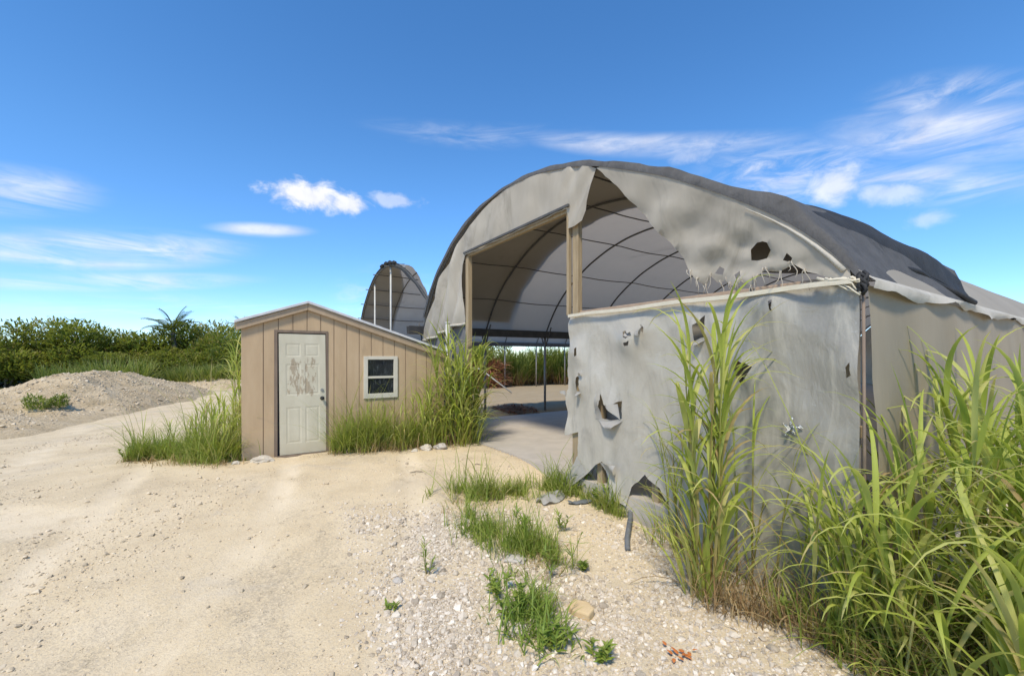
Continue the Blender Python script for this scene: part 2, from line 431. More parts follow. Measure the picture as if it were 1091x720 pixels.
GREEN = [(0, (.20, .27, .04)), (.35, (.36, .43, .07)), (.6, (.48, .53, .115)), (.78, (.57, .58, .19)), (.93, (.60, .53, .22)), (1, (.50, .37, .18))]
M['cane_leaf'] = leafmat('tall grass blade', GREEN, .48, .5, .18)
M['cane_stem'] = leafmat('tall grass stem', [(0, (.20, .13, .05)), (.4, (.26, .22, .06)), (1, (.24, .27, .06))], .15, .5)
M['dry'] = leafmat('dead grass blade', [(0, (.14, .075, .035)), (.5, (.32, .20, .10)), (1, (.5, .38, .2))], .2, .8, .1)
M['weed'] = leafmat('weed leaf', [(0, (.15, .22, .032)), (.4, (.26, .34, .06)), (.7, (.38, .42, .10)), (1, (.50, .43, .21))], .42, .5)
M['broad'] = leafmat('broad weed leaf', [(0, (.13, .21, .035)), (.6, (.25, .34, .065)), (1, (.37, .41, .10))], .42, .45)
M['fargrass'] = leafmat('far grass blade', [(0, (.10, .14, .024)), (.5, (.22, .275, .055)), (1, (.38, .35, .13))], .38, .6)
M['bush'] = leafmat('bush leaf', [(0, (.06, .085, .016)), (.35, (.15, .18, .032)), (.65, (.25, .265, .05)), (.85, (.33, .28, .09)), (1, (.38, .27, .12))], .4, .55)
M['palm'] = leafmat('palm leaflet', [(0, (.03, .05, .015)), (1, (.09, .13, .03))], .25, .5)
M['gravel'] = tintmat('limestone gravel', [(0, (.32, .26, .19)), (.4, (.52, .44, .335)), (.75, (.64, .555, .44)), (1, (.76, .68, .56))])
M['stones'] = tintmat('loose yard stones', [(0, (.36, .295, .21)), (.5, (.55, .45, .31)), (1, (.70, .59, .43))])
M['mound'] = None

# ------------------------------------------------------------------ ground sheet
def axis(segs):
    out = []
    for a, b, d in segs:
        n = max(1, int(round((b - a) / d))); out += list(np.linspace(a, b, n, endpoint=False))
    out.append(segs[-1][1]); return np.array(out)
gx = axis([(-600, -120, 60), (-120, -40, 10), (-40, -14, 1.2), (-14, -7, .3), (-7, 4.5, .07), (4.5, 9, .3), (9, 40, 1.5), (40, 120, 10), (120, 600, 60)])
gy = axis([(-300, -60, 60), (-60, -12, 6), (-12, 1.2, .6), (1.2, 9.5, .07), (9.5, 16, .16), (16, 34, .7), (34, 60, 2.5), (60, 140, 10), (140, 900, 80)])
X, Y = np.meshgrid(gx, gy)
Zg = ground_z(X, Y)
ni, nj = X.shape
idx = np.arange(ni * nj).reshape(ni, nj)
F = np.stack([idx[:-1, :-1], idx[:-1, 1:], idx[1:, 1:], idx[1:, :-1]], -1).reshape(-1, 4)
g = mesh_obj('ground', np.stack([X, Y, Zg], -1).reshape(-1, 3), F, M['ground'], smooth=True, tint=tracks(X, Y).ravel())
g['kind'] = 'structure'
at = g.data.attributes.new('gravel', 'FLOAT', 'POINT'); at.data.foreach_set('value', gravel_density(X, Y).ravel().astype(np.float32))

# concrete slab under the big house
mb = MB()
front = []
for w in np.linspace(8.72, .1, 40):
    front.append((w, -.02 + .03 * float(fnoise(w * 1.7, 0, 31, 3))))
poly = front + [(.1, 27.6), (8.72, 27.6)]
mb.prism(poly, lambda a, b, d: T(a, b, d), .0, -.45)
sl = put('concrete_slab', mb, M['slab']); sl['kind'] = 'structure'

# ------------------------------------------------------------------ the shed
SO = np.array([-4.25, 6.64])
def SH(a, b, z): return (SO[0] + V[0] * a + U[0] * b, SO[1] + V[1] * a + U[1] * b, z)
shed = thing('wooden_shed', (SO[0], SO[1], 0.0), 'tan wooden shed with lopsided roof and vertical board siding', 'shed')
SW, SD = 3.43, 1.65
def shed_top(a): return 2.16 + (a / .94) * .335 if a < .94 else 2.495 - (a - .94) / (3.43 - .94) * .79
DA0, DA1, DZ1 = .48, 1.24, 2.05
WA0, WA1, WZ0, WZ1 = 1.87, 2.47, .89, 1.64
def board_wall(width, topf, openings, fmap, spacing=.213, off=.0):
    boards = MB()
    cuts = sorted(set([0, width] + [round(off + spacing * k, 4) for k in range(1, int(width / spacing) + 1) if off + spacing * k < width - .02] + [e for o in openings for e in (o[0], o[1])] + ([.94] if topf is shed_top else [])))
    grooves = set(round(off + spacing * k, 4) for k in range(1, int(width / spacing) + 1))
    for a0, a1 in zip(cuts[:-1], cuts[1:]):
        if a1 - a0 < .004: continue
        b0 = a0 + (.006 if a0 in grooves else 0); b1 = a1 - (.006 if a1 in grooves else 0)
        am = (a0 + a1) / 2; spans = [(-.30, None)]
        for o in openings:
            if o[0] - 1e-6 <= am <= o[1] + 1e-6:
                new = []
                if o[2] > -.2: new.append((-.30, o[2]))
                new.append((o[3], None)); spans = new
        for z0, z1 in spans:
            poly = [(b0, z0), (b1, z0), (b1, topf(b1) if z1 is None else z1), (b0, topf(b0) if z1 is None else z1)]
            boards.prism(poly, lambda a, z, d: fmap(a, d, z), 0, .012)
    return boards
ops = [(DA0, DA1, -.3, DZ1), (WA0, WA1, WZ0, WZ1)]
fw = put('wall', board_wall(SW, shed_top, ops, lambda a, d, z: SH(a, d, z), off=.08), M['siding'], shed)
mb = MB()   # backing sheet in the grooves, with the openings cut out
def back(a0, a1, z0, z1=None):
    mb.prism([(a0, z0), (a1, z0), (a1, shed_top(a1) if z1 is None else z1), (a0, shed_top(a0) if z1 is None else z1)], lambda a, z, d: SH(a, d, z), .0125, .03)
back(0.005, DA0, -.3); back(DA0, .94, DZ1); back(.94, DA1, DZ1); back(DA1, WA0, -.3); back(WA0, WA1, -.3, WZ0); back(WA0, WA1, WZ1); back(WA1, SW - .005, -.3)
put('backing', mb, M['groove'], fw)
for aa, nm in ((0, 0), (SW, 1)):
    h = shed_top(aa)
    w_ = board_wall(SD - .04, lambda b: h, [], (lambda b, d, z: SH(d, b + .035, z)) if aa == 0 else (lambda b, d, z: SH(SW - d, b + .035, z)))
    wo = put('wall', w_, M['siding'], shed)
    mb = MB(); mb.prism([(.035, -.3), (SD, -.3), (SD, h), (.035, h)], lambda b, z, d: SH(d if aa == 0 else SW - d, b, z), .0125, .03); put('backing', mb, M['groove'], wo)
mb = MB(); mb.prism([(.04, -.3), (SW - .04, -.3), (SW - .04, shed_top(SW)), (.94, shed_top(.94)), (.04, shed_top(0))], lambda a, z, d: SH(a, d, z), SD - .03, SD); put('wall', mb, M['siding'], shed)
# corner boards
# roof in two slopes, with a thin pale edge
def roof_top(a): return shed_top(a) + .085
for seg in ((-.10, .94), (.94, 3.52)):
    mb = MB()
    f = lambda a: (2.245 + (a) / .94 * .335) if a <= .94 else 2.58 - (a - .94) / 2.49 * .80
    poly = [(seg[0], f(seg[0]) - .045), (seg[1], f(seg[1]) - .045), (seg[1], f(seg[1])), (seg[0], f(seg[0]))]
    mb.prism(poly, lambda a, z, d: SH(a, d, z), -.085, SD + .08)
    put('roof', mb, M['roofing'], shed, bevel=.006)
    mb = MB()
    poly = [(seg[0] + (.03 if seg[0] < 0 else .002), f(seg[0]) - .155), (seg[1] - (.002 if seg[1] < 1 else .05), f(seg[1]) - .155), (seg[1] - (.002 if seg[1] < 1 else .05), f(seg[1]) - .048), (seg[0] + (.03 if seg[0] < 0 else .002), f(seg[0]) - .048)]
    mb.prism(poly, lambda a, z, d: SH(a, d, z), -.055, -.004)
    put('fascia', mb, M['fascia'], shed, bevel=.004)
# door: slab hung slightly open at the hinge side, six raised panels
fr = MB()
fr.prism([(DA0 - .035, -.02), (DA0 + .012, -.02), (DA0 + .012, DZ1 + .03), (DA0 - .035, DZ1 + .03)], lambda a, z, d: SH(a, d, z), -.012, .05)
fr.prism([(DA1 - .012, -.02), (DA1 + .02, -.02), (DA1 + .02, DZ1 + .03), (DA1 - .012, DZ1 + .03)], lambda a, z, d: SH(a, d, z), -.010, .05)
fr.prism([(DA0 + .013, DZ1 - .012), (DA1 - .013, DZ1 - .012), (DA1 - .013, DZ1 + .03), (DA0 + .013, DZ1 + .03)], lambda a, z, d: SH(a, d, z), -.011, .05)
put('door_frame', fr, M['trim'], shed)
def DR(a, d, z):   # door leaf plane, tilted a little so that a dark gap opens along the left jamb
    return SH(DA0 + .028 + a + .018 * (1 - z / 2) * 1.0, -.002 + d, z)
DW = DA1 - DA0 - .05
mb = MB()
# stiles, rails and sunk panels
pan = [(.09, .30), (.41, .62)]; rows = [(.20, .80), (1.00, 1.52), (1.64, 1.86)]
aw = [0, .10, .325, .385, DW - .10, DW]
cols_ = [(.10, .325), (.385, DW - .10)]
NX, NZ = 72, 170
def door_depth(a, z):
    for c0, c1 in cols_:
        for r0, r1 in rows:
            if c0 <= a <= c1 and r0 <= z <= r1:
                e = min(a - c0, c1 - a, z - r0, r1 - z)
                if e < .012: return .004 * e / .012
                if e < .03: return .004
                if e < .045: return .004 * (1 - (e - .03) / .015)
                return .0015
    return 0
P = [[DR(DW * j / NX, door_depth(DW * j / NX, .02 + 2.0 * i / NZ), .02 + 2.0 * i / NZ) for j in range(NX + 1)] for i in range(NZ + 1)]
mb.grid(P)
mb.prism([(0, .02), (DW, .02), (DW, 2.02), (0, 2.02)], lambda a, z, d: DR(a, d, z), .0105, .04)
mb.prism([(0, .02), (.0, 2.02), (.004, 2.02), (.004, .02)], lambda a, z, d: DR(a, d, z), .0, .0105)
door = put('door', mb, M['door'], shed)
def disc(mb, c, r, d0, d1, n=16):
    mb.prism([(c[0] + r * math.cos(2 * math.pi * k / n), c[1] + r * math.sin(2 * math.pi * k / n)) for k in range(n)], lambda a, z, d: DR(a, d, z), d0, d1)
mb = MB(); disc(mb, (DW - .06, .93), .034, -.008, -.001); disc(mb, (DW - .06, .93), .014, -.03, -.0085)
ball = []
for i in range(9):
    th = math.pi * i / 8
    ball.append([DR(DW - .06 + .028 * math.sin(th) * math.cos(2 * math.pi * k / 14), -.045 - .022 * math.cos(th), .93 + .028 * math.sin(th) * math.sin(2 * math.pi * k / 14)) for k in range(15)])
mb.grid(ball); put('door_knob', mb, M['knob'], door, smooth=False)
mb = MB(); disc(mb, (DW - .06, 1.07), .026, -.012, -.001); disc(mb, (DW - .06, 1.07), .012, -.018, -.0125); put('deadbolt', mb, M['brass'], door)
# dark inside of the doorway
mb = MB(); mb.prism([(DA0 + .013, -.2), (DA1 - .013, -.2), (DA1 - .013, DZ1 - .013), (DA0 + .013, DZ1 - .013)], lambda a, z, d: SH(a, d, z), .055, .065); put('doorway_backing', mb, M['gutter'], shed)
mb = MB(); mb.prism([(DA0, -.05), (DA1, -.05), (DA1, .012), (DA0, .012)], lambda a, z, d: SH(a, d, z), -.05, .054); put('threshold', mb, M['trim'], shed, bevel=.004)
# window
win = MB()
def wbar(a0, a1, z0, z1, d0, d1): win.prism([(a0, z0), (a1, z0), (a1, z1), (a0, z1)], lambda a, z, d: SH(a, d, z), d0, d1)
e = .062
wbar(WA0 - .01, WA0 + e, WZ0 - .01, WZ1 + .01, -.026, .03); wbar(WA1 - e, WA1 + .01, WZ0 - .01, WZ1 + .01, -.026, .03)
wbar(WA0 + e, WA1 - e, WZ1 - e + .01, WZ1 + .01, -.025, .03); wbar(WA0 + e, WA1 - e, WZ0 - .01, WZ0 + e + .015, -.025, .03)
winf = put('window', win, M['winframe'], shed, bevel=.004)
win = MB(); wbar(WA0 + e, WA1 - e, 1.245, 1.285, -.018, .02); put('meeting_rail', win, M['winframe'], winf)
for z0, z1, dd in ((WZ0 + e, 1.25, .004), (1.28, WZ1 - e, .010)):
    win = MB(); wbar(WA0 + e - .005, WA1 - e + .005, z0, z1 + .01, dd, dd + .006); put('pane', win, M['glass'], winf)

# ------------------------------------------------------------------ arch of the houses
ARCH = [(0, 2.2), (.09, 2.34), (.2, 2.48), (.39, 2.67), (.61, 2.86), (1.1, 3.2), (1.73, 3.59), (2.7, 4.06), (3.23, 4.245), (3.95, 4.42), (4.6, 4.50), (5.1, 4.51), (5.7, 4.455), (6.32, 4.31), (7.0, 4.05), (7.59, 3.71), (8.0, 3.42), (8.33, 3.10), (8.61, 2.73), (8.86, 2.33)]
def dense_arch(n=72):
    p = np.array(ARCH); d = np.r_[0, np.cumsum(np.hypot(*np.diff(p, axis=0).T))]
    t = np.linspace(0, d[-1], 400)
    q = np.stack([np.interp(t, d, p[:, 0]), np.interp(t, d, p[:, 1])], 1)
    for _ in range(60):
        q[1:-1] = .25 * q[:-2] + .5 * q[1:-1] + .25 * q[2:]
    d2 = np.r_[0, np.cumsum(np.hypot(*np.diff(q, axis=0).T))]
    t2 = np.linspace(0, d2[-1], n)
    return np.stack([np.interp(t2, d2, q[:, 0]), np.interp(t2, d2, q[:, 1])], 1)
AR = dense_arch()
ADIFF = np.gradient(AR, axis=0); ATAN = ADIFF / np.hypot(ADIFF[:, 0], ADIFF[:, 1])[:, None]
ANORM = np.stack([-ATAN[:, 1], ATAN[:, 0]], 1)      # outward (up)
def arch_z(w): return float(np.interp(w, AR[:, 0], AR[:, 1]))
LEN = 27.0
HOOPS = [.0, 1.78, 3.84] + [3.84 + 2.06 * k for k in range(1, 12)]

def cloth(poly, holes=(), step=.09, snap=0):
    pts = [Vector(p) for p in poly]; edges = [(i, (i + 1) % len(poly)) for i in range(len(poly))]
    for h in holes:
        o = len(pts); pts += [Vector(p) for p in h]; edges += [(o + i, o + (i + 1) % len(h)) for i in range(len(h))]
    arr = np.array(poly); x0, y0 = arr.min(0); x1, y1 = arr.max(0)
    def inside(p, pl):
        c = False; n = len(pl); j = n - 1
        for i in range(n):
            xi, yi = pl[i]; xj, yj = pl[j]
            if (yi > p[1]) != (yj > p[1]) and p[0] < (xj - xi) * (p[1] - yi) / (yj - yi) + xi: c = not c
            j = i
        return c
    r = 0
    for yy in np.arange(y0 + step * .5, y1, step * .87):
        for xx in np.arange(x0 + (step * .5 if r % 2 else 0) + step * .3, x1, step):
            q = (xx + random.uniform(-.15, .15) * step, yy + random.uniform(-.15, .15) * step)
            if inside(q, poly) and not any(inside(q, h) for h in holes): pts.append(Vector(q))
        r += 1
    vs, es, fs, *_ = delaunay_2d_cdt(pts, edges, [], 0, 1e-5)
    out = []
    for f in fs:
        c = ((vs[f[0]].x + vs[f[1]].x + vs[f[2]].x) / 3, (vs[f[0]].y + vs[f[1]].y + vs[f[2]].y) / 3)
        if inside(c, poly) and not any(inside(c, h) for h in holes): out.append(tuple(f))
    return np.array([(v.x, v.y) for v in vs]), out
def densify(poly, step=.08, jag=0.0):
    out = []
    n = len(poly)
    for i in range(n):
        a = np.array(poly[i]); b = np.array(poly[(i + 1) % n]); k = max(1, int(np.hypot(*(b - a)) / step))
        for j in range(k):
            p = a + (b - a) * j / k
            if jag and j: p = p + np.array([random.gauss(0, jag), random.gauss(0, jag)])
            out.append((float(p[0]), float(p[1])))
    return out

def house_shell(root, w_off, shade_edge, big):
    """pipes, gutters, film; w_off moves the bay across, big adds what only the nearer bay has"""
    def TT(w, s, z): return T(w + w_off, s, z)
    for i, s in enumerate(HOOPS):
        mb = MB(); mb.tube([TT(AR[k][0], s, AR[k][1]) for k in range(0, 72, 1)], .022, 8); put('hoop', mb, M['darksteel'], root, smooth=True)
    for w in (1.5, 3.05, 4.55, 6.0, 7.35, 8.3):
        k = int(np.argmin(abs(AR[:, 0] - w)))
        p = AR[k] - ANORM[k] * .045
        mb = MB(); pts = []
        for s in np.arange(0, LEN + .01, .5):
            sag = .03 * math.sin(math.pi * ((s - 1.78) % 2.06) / 2.06) + .012 * math.sin(s * 1.7 + w)
            pts.append(TT(p[0], s, p[1] - sag))
        mb.tube(pts, .012, 6); put('purlin', mb, M['darksteel'], root, smooth=True)
    # film
    svals = np.arange(-.03, LEN, .2)
    P = []
    for s in svals:
        row = []
        ph = ((s - 1.78) % 2.06) / 2.06
        for k in range(72):
            sag = .045 * math.sin(math.pi * ph) * math.sin(math.pi * k / 71) + .02 * float(fnoise(AR[k][0] * 1.2, s * 1.2, 41, 3))
            q = AR[k] + ANORM[k] * (.034 + .012 - sag * .6)
            row.append(TT(q[0], s, q[1]))
        P.append(row)
    mb = MB(); mb.grid(P); put('roof_cover', mb, M['roof_film'], root, smooth=True)
    # black shade cloth over the front
    P = []; kk = list(range(0, 70))
    for i in range(45):
        f = i / 44; row = []
        for k in kk:
            w = AR[k][0]
            se = shade_edge(w)
            s = -.06 + (se + .06) * f
            right = float(sstep(4.6, 1.6, w)); low = float(sstep(.02, .35, w)); left = float(sstep(5.5, 7, w))
            off = .065 + .032 * right * low - .03 * (1 - low) + .03 * left
            if big:
                off += .085 * math.exp(-((w - (.62 - .10 * s + .04 * math.sin(s * 3))) / .16) ** 2) + .05 * math.exp(-((w - (1.25 - .06 * s)) / .2) ** 2) * math.sin(max(0, s) * 1.1)
                off += .006 * math.sin(16 * w + 2.5 * s) * right
            off += .02 * float(fnoise(w * 1.5, s * 1.5, 55, 2)) * low + .008 * math.sin(9 * w + 3 * math.sin(s))
            if i == 0: off = .012
            if i == 1: s = -.058
            q = AR[k] + ANORM[k] * off
            row.append(TT(q[0], s + (.05 * float(fnoise(w * 4, 0, 61, 2)) if i > 42 else 0), q[1]))
        P.append(row)
    mb = MB(); mb.grid(P); sc = put('shade_cloth', mb, M['shade'], root, smooth=True)
    if big:   # cloth bunched in long folds above the eave, their shadow painted in dark
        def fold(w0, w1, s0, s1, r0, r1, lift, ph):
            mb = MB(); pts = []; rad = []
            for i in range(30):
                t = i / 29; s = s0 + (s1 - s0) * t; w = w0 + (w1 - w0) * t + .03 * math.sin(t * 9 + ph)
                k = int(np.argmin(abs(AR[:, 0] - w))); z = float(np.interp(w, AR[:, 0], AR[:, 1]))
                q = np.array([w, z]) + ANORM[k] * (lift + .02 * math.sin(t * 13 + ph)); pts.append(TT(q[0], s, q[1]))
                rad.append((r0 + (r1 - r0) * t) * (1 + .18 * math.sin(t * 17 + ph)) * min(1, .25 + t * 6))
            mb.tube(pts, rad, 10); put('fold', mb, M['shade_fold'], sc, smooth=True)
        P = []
        for i in range(64):          # loose double layer sagging down the slope in one long swag, fold shadow painted dark
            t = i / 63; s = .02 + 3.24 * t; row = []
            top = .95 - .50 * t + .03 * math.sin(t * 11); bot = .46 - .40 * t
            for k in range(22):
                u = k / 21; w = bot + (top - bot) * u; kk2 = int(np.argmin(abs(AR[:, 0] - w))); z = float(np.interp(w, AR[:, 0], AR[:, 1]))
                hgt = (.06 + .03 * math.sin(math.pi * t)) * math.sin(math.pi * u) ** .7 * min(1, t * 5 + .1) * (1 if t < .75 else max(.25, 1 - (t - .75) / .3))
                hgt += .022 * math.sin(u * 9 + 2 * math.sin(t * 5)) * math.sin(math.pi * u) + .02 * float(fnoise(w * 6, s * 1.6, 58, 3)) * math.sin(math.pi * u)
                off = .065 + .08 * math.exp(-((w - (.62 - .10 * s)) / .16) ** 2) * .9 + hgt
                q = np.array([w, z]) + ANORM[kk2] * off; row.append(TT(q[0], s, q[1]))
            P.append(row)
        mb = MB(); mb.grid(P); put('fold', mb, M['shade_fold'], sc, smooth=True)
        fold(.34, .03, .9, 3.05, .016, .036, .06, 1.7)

def edge_big(w): return 2.45 + .85 * float(sstep(3.5, 0, w))
H = thing('hoop_house', T(0, 0, 0), 'large arched greenhouse with torn gable cloth and plastic half wall', 'greenhouse')
house_shell(H, 0, edge_big, True)
H2 = thing('hoop_house', T(8.86, 0, 0), 'half stripped open ended arched greenhouse rising behind the tan shed', 'greenhouse')
def ruin(root):
    w_off, s0 = 8.92, .5
    def TT(w, s, z): return T(w + w_off, s, z if z < 2.3 else 2.3 + (z - 2.3) * 1.15)
    def wmin(s):        # lowest w the torn film still covers at s
        return float(np.interp(s, [.5, .8, 1.6, 2.5, 3.3, 4.2, 5.5, 40], [2.9, 3.6, 5.0, 6.5, 7.6, 8.2, 7.9, 7.2]))
    kfull = range(72)
    mb = MB(); mb.tube([TT(AR[k][0], s0, AR[k][1]) for k in kfull], .032, 8); put('hoop', mb, M['darksteel'], root, smooth=True)
    for s in HOOPS[1:]:
        ks = [k for k in kfull if AR[k][0] > wmin(s) - .05]
        if len(ks) > 3:
            mb = MB(); mb.tube([TT(AR[k][0], s, AR[k][1]) for k in ks], .022, 8); put('hoop', mb, M['darksteel'], root, smooth=True)
    for w in (4.4, 5.8, 6.9, 7.7, 8.3):
        smax = [s for s in np.arange(s0, LEN, .1) if wmin(s) < w]
        run = s0
        for s in smax:
            if s - run > .15: break
            run = s
        k = int(np.argmin(abs(AR[:, 0] - w))); p = AR[k] - ANORM[k] * .045
        mb = MB(); mb.tube([TT(p[0], s, p[1] + .015 * math.sin(s * 2)) for s in np.arange(s0 - .2, max(run, s0 + .5) + .1, .25)], .018, 6); put('purlin', mb, M['darksteel'], root, smooth=True)
    P = []
    for s in list(np.arange(s0, 6, .1)) + list(np.arange(6, LEN, .4)):
        row = []; wm = wmin(s) + .1 * float(fnoise(s * 3, 0, 43, 3))
        for k in range(40):
            w = 8.86 + (wm - 8.86) * k / 39; z = arch_z(w); q = int(np.argmin(abs(AR[:, 0] - w)))
            o = ANORM[q] * (.04 + .03 * float(fnoise(w * 1.3, s * 1.3, 44, 3)))
            row.append(TT(w + o[0], s, z + o[1]))
        P.append(row)
    mb = MB(); mb.grid(P); put('roof_cover', mb, M['grey_film'], root, smooth=True)
    # strips of black cloth along both legs of the front hoop
    P = []
    for i in range(16):
        row = []
        for k in range(34, 71):
            w = AR[k][0]; s = s0 - .05 + i / 15 * (.55 + .9 * float(sstep(4.5, 7.5, w))); q = AR[k] + ANORM[k] * (.075 + .03 * float(fnoise(w * 2, s * 3, 46, 2)))
            row.append(TT(q[0], s, q[1]))
        P.append(row)
    mb = MB(); mb.grid(P); put('shade_cloth', mb, M['shade'], root, smooth=True)
    P = []
    for i in range(8):
        row = []
        for k in range(0, 36):
            w = AR[k][0]; d = (.10 + .42 * math.sin(math.pi * min(1, k / 34)) ** .8) * i / 7
            q = AR[k] + ANORM[k] * (.06 - d * .55 + .02 * math.sin(k * .7 + i)); row.append(TT(q[0], s0 - .04 + d * .35, q[1]))
        P.append(row)
    mb = MB(); mb.grid(P); put('shade_cloth', mb, M['shade'], root, smooth=True)
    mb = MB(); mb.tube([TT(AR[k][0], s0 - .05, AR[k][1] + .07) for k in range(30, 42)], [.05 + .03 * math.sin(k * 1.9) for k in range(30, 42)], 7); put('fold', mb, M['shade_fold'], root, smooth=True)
ruin(H2)

# gutter between the bays and the far gutter of the second bay
def gutter(w, s0, s1, root, z0=2.2, z1=2.40, hw=.10):
    mb = MB(); mb.prism([(w - hw, z1), (w - hw * .7, z0), (w + hw * .7, z0), (w + hw, z1), (w + hw - .012, z1), (w + hw * .62, z0 + .015), (w - hw * .62, z0 + .015), (w - hw + .012, z1)], lambda a, z, d: T(a, d, z), s0, s1)
    return put('gutter', mb, M['gutter'], root)
gutter(8.90, -.40, LEN, H)
gutter(17.80, 0, LEN, H2)
for s in HOOPS[1:]:
    mb = MB(); x, y, _ = T(8.90, s, 0); mb.tube([(x, y, -.3), (x, y, 2.2)], .036, 10); put('post', mb, M['steel'], H, smooth=True)
    mb = MB(); x, y, _ = T(17.80, s, 0); mb.tube([(x, y, -.3), (x, y, 2.2)], .036, 10); put('post', mb, M['steel'], H2, smooth=True)
for s in HOOPS:
    mb = MB(); mb.tube([T(8.87, s, 1.95), T(8.6, s, 2.5)], .02, 6); put('brace', mb, M['darksteel'], H, smooth=True)
    mb = MB(); mb.tube([T(8.93, s, 1.95), T(9.2, s, 2.5)], .02, 6); put('brace', mb, M['darksteel'], H, smooth=True)
# pale uprights at the open end of the second bay
for w in (13.45, 15.5):
    mb = MB(); x, y, _ = T(w, .56, 0); mb.tube([(x, y, -.1), (x, y, 2.3 + (arch_z(w - 8.92) - 2.3) * 1.15 - .03)], .030, 10); put('post', mb, M['whitepipe'], H2, smooth=True)

# gable cloth, left half: hangs from the arch, cut along the header, drawn down past the jamb
def arch_pts(w0, w1, n): return [(float(w), arch_z(w) + .02) for w in np.linspace(w0, w1, n)]
# remove the closing run densify adds
def clean(poly):
    out = [poly[0]]
    for p in poly[1:]:
        if math.hypot(p[0] - out[-1][0], p[1] - out[-1][1]) > .02: out.append(p)
    return out
def open_chain(pts, step, jag=0):
    out = []
    for a, b in zip(pts[:-1], pts[1:]):
        a = np.array(a); b = np.array(b); k = max(1, int(np.hypot(*(b - a)) / step))
        for j in range(k):
            p = a + (b - a) * j / k
            if jag and j: p = p + np.array([random.gauss(0, jag), random.gauss(0, jag)])
            out.append((float(p[0]), float(p[1])))
    out.append(tuple(pts[-1])); return out
chainL = open_chain([(2.75, arch_z(2.75) - .01), (2.91, 3.57), (3.0, 3.46), (3.13, 3.42), (3.27, 3.42), (3.30, 3.70), (6.42, 3.69), (6.53, 3.5), (6.53, 2.31), (7.05, 2.29), (7.45, 2.2), (7.8, 2.13), (8.4, 2.06), (8.78, 2.05)], .1, .004)
polyL = clean(chainL + [(w - .17 * float(sstep(5.6, 7.5, w)), z - .10 * float(sstep(4.5, 6.5, w))) for w, z in arch_pts(8.80, 2.85, 46)])
vs, fs = cloth(polyL, (), .075)
def dispL(w, z):
    d = -.05
    if w > 6.3:   # long diagonal drape folds beside the jamb
        a = (w - 6.5) * .85 + (z - 2.3) * .42
        d += .085 * math.sin(a * 12 + .8 * math.sin(z * 3)) * min(1, (w - 6.3) * 2) * min(1, max(0, (arch_z(w) - z)) * 2.5)
    else:
        d += .018 * math.sin(w * 7 + z * 3) * min(1, max(0, arch_z(w) - z) * 2)
    if w < 3.35: d += .02 * math.sin((w + z) * 14) - .03 * max(0, 4.0 - z)
    return d + .02 * float(fnoise(w * 2.5, z * 2.5, 81, 3))
gl = mesh_obj('gable_cover', [T(w, dispL(w, z), z) for w, z in vs], fs, M['gable'], H, smooth=True)
# hem rope along the drawn-up lower edge
hp = [(6.5, 2.31), (7.05, 2.29), (7.45, 2.2), (7.8, 2.13), (8.4, 2.06), (8.78, 2.05)]
mb = MB(); mb.tube([T(w, dispL(w, z) - .01, z) for w, z in open_chain(hp, .08)], .028, 8); put('hem', mb, M['hem'], gl, smooth=True)
# dark mesh below it
vs, fs = cloth(open_chain([(8.86, 2.15), (6.56, 2.36), (6.56, -.3), (8.86, -.4)], .2), (), .14)
mesh_obj('side_curtain', [T(w, .03 + .02 * math.sin(w * 14) + .02 * float(fnoise(w * 3, z * 3, 85, 2)), z) for w, z in vs], fs, M['mesh'], H, smooth=True)

# gable cloth, right half: slack, holed, frayed along the bottom
lowR = [(2.72, arch_z(2.72) - .01), (2.42, 3.74), (2.19, 3.46), (2.0, 3.23), (1.84, 3.02), (1.68, 2.84), (1.56, 2.69), (1.47, 2.52), (1.4, 2.43), (1.32, 2.36), (1.25, 2.45), (1.19, 2.37), (1.12, 2.39), (1.04, 2.33), (.97, 2.31), (.9, 2.34), (.82, 2.27), (.77, 2.35), (.7, 2.40), (.57, 2.37), (.45, 2.41), (.35, 2.33), (.2, 2.26), (.04, 2.215)]
polyR = clean(open_chain(lowR, .07, .006) + arch_pts(.05, 2.65, 34))
holes = [[(.83, 2.62), (.76, 2.665), (.70, 2.66), (.66, 2.64), (.635, 2.57), (.68, 2.51), (.76, 2.505), (.82, 2.52)],
         [(1.21, 2.47), (1.16, 2.53), (1.11, 2.50), (1.13, 2.445)], [(.53, 2.46), (.49, 2.51), (.45, 2.46), (.47, 2.43)],
         [(1.0, 2.42), (.95, 2.45), (.93, 2.40), (.97, 2.375)]]
vs, fs = cloth(polyR, holes, .055)
def dispR(w, z):
    up = max(0, arch_z(w) - z)
    d = -.05 + .14 * min(1, up * 1.2) * float(sstep(0, .8, w))
    a = (w * .45 + z * .9)        # folds run from the crown down towards the corner
    d += .03 * math.sin(a * 9 + w * 2) * min(1, up * 2.2)
    ang = math.atan2(z - 2.15, w + .15); d += .022 * abs(math.sin(ang * 17 + .6 * math.sin(w * 4))) * min(1, up * 2.5) * float(sstep(.0, .5, w)) + .012 * math.sin((w * .3 + z) * 26) * min(1, up * 2) * float(sstep(2.2, .6, w))
    return d + .05 * float(fnoise(w * 2.2, z * 2.2, 91, 4)) * min(1, up * 2)
gr = mesh_obj('gable_cover', [T(w, dispR(w, z), z) for w, z in vs], fs, M['gable'], H, smooth=True)
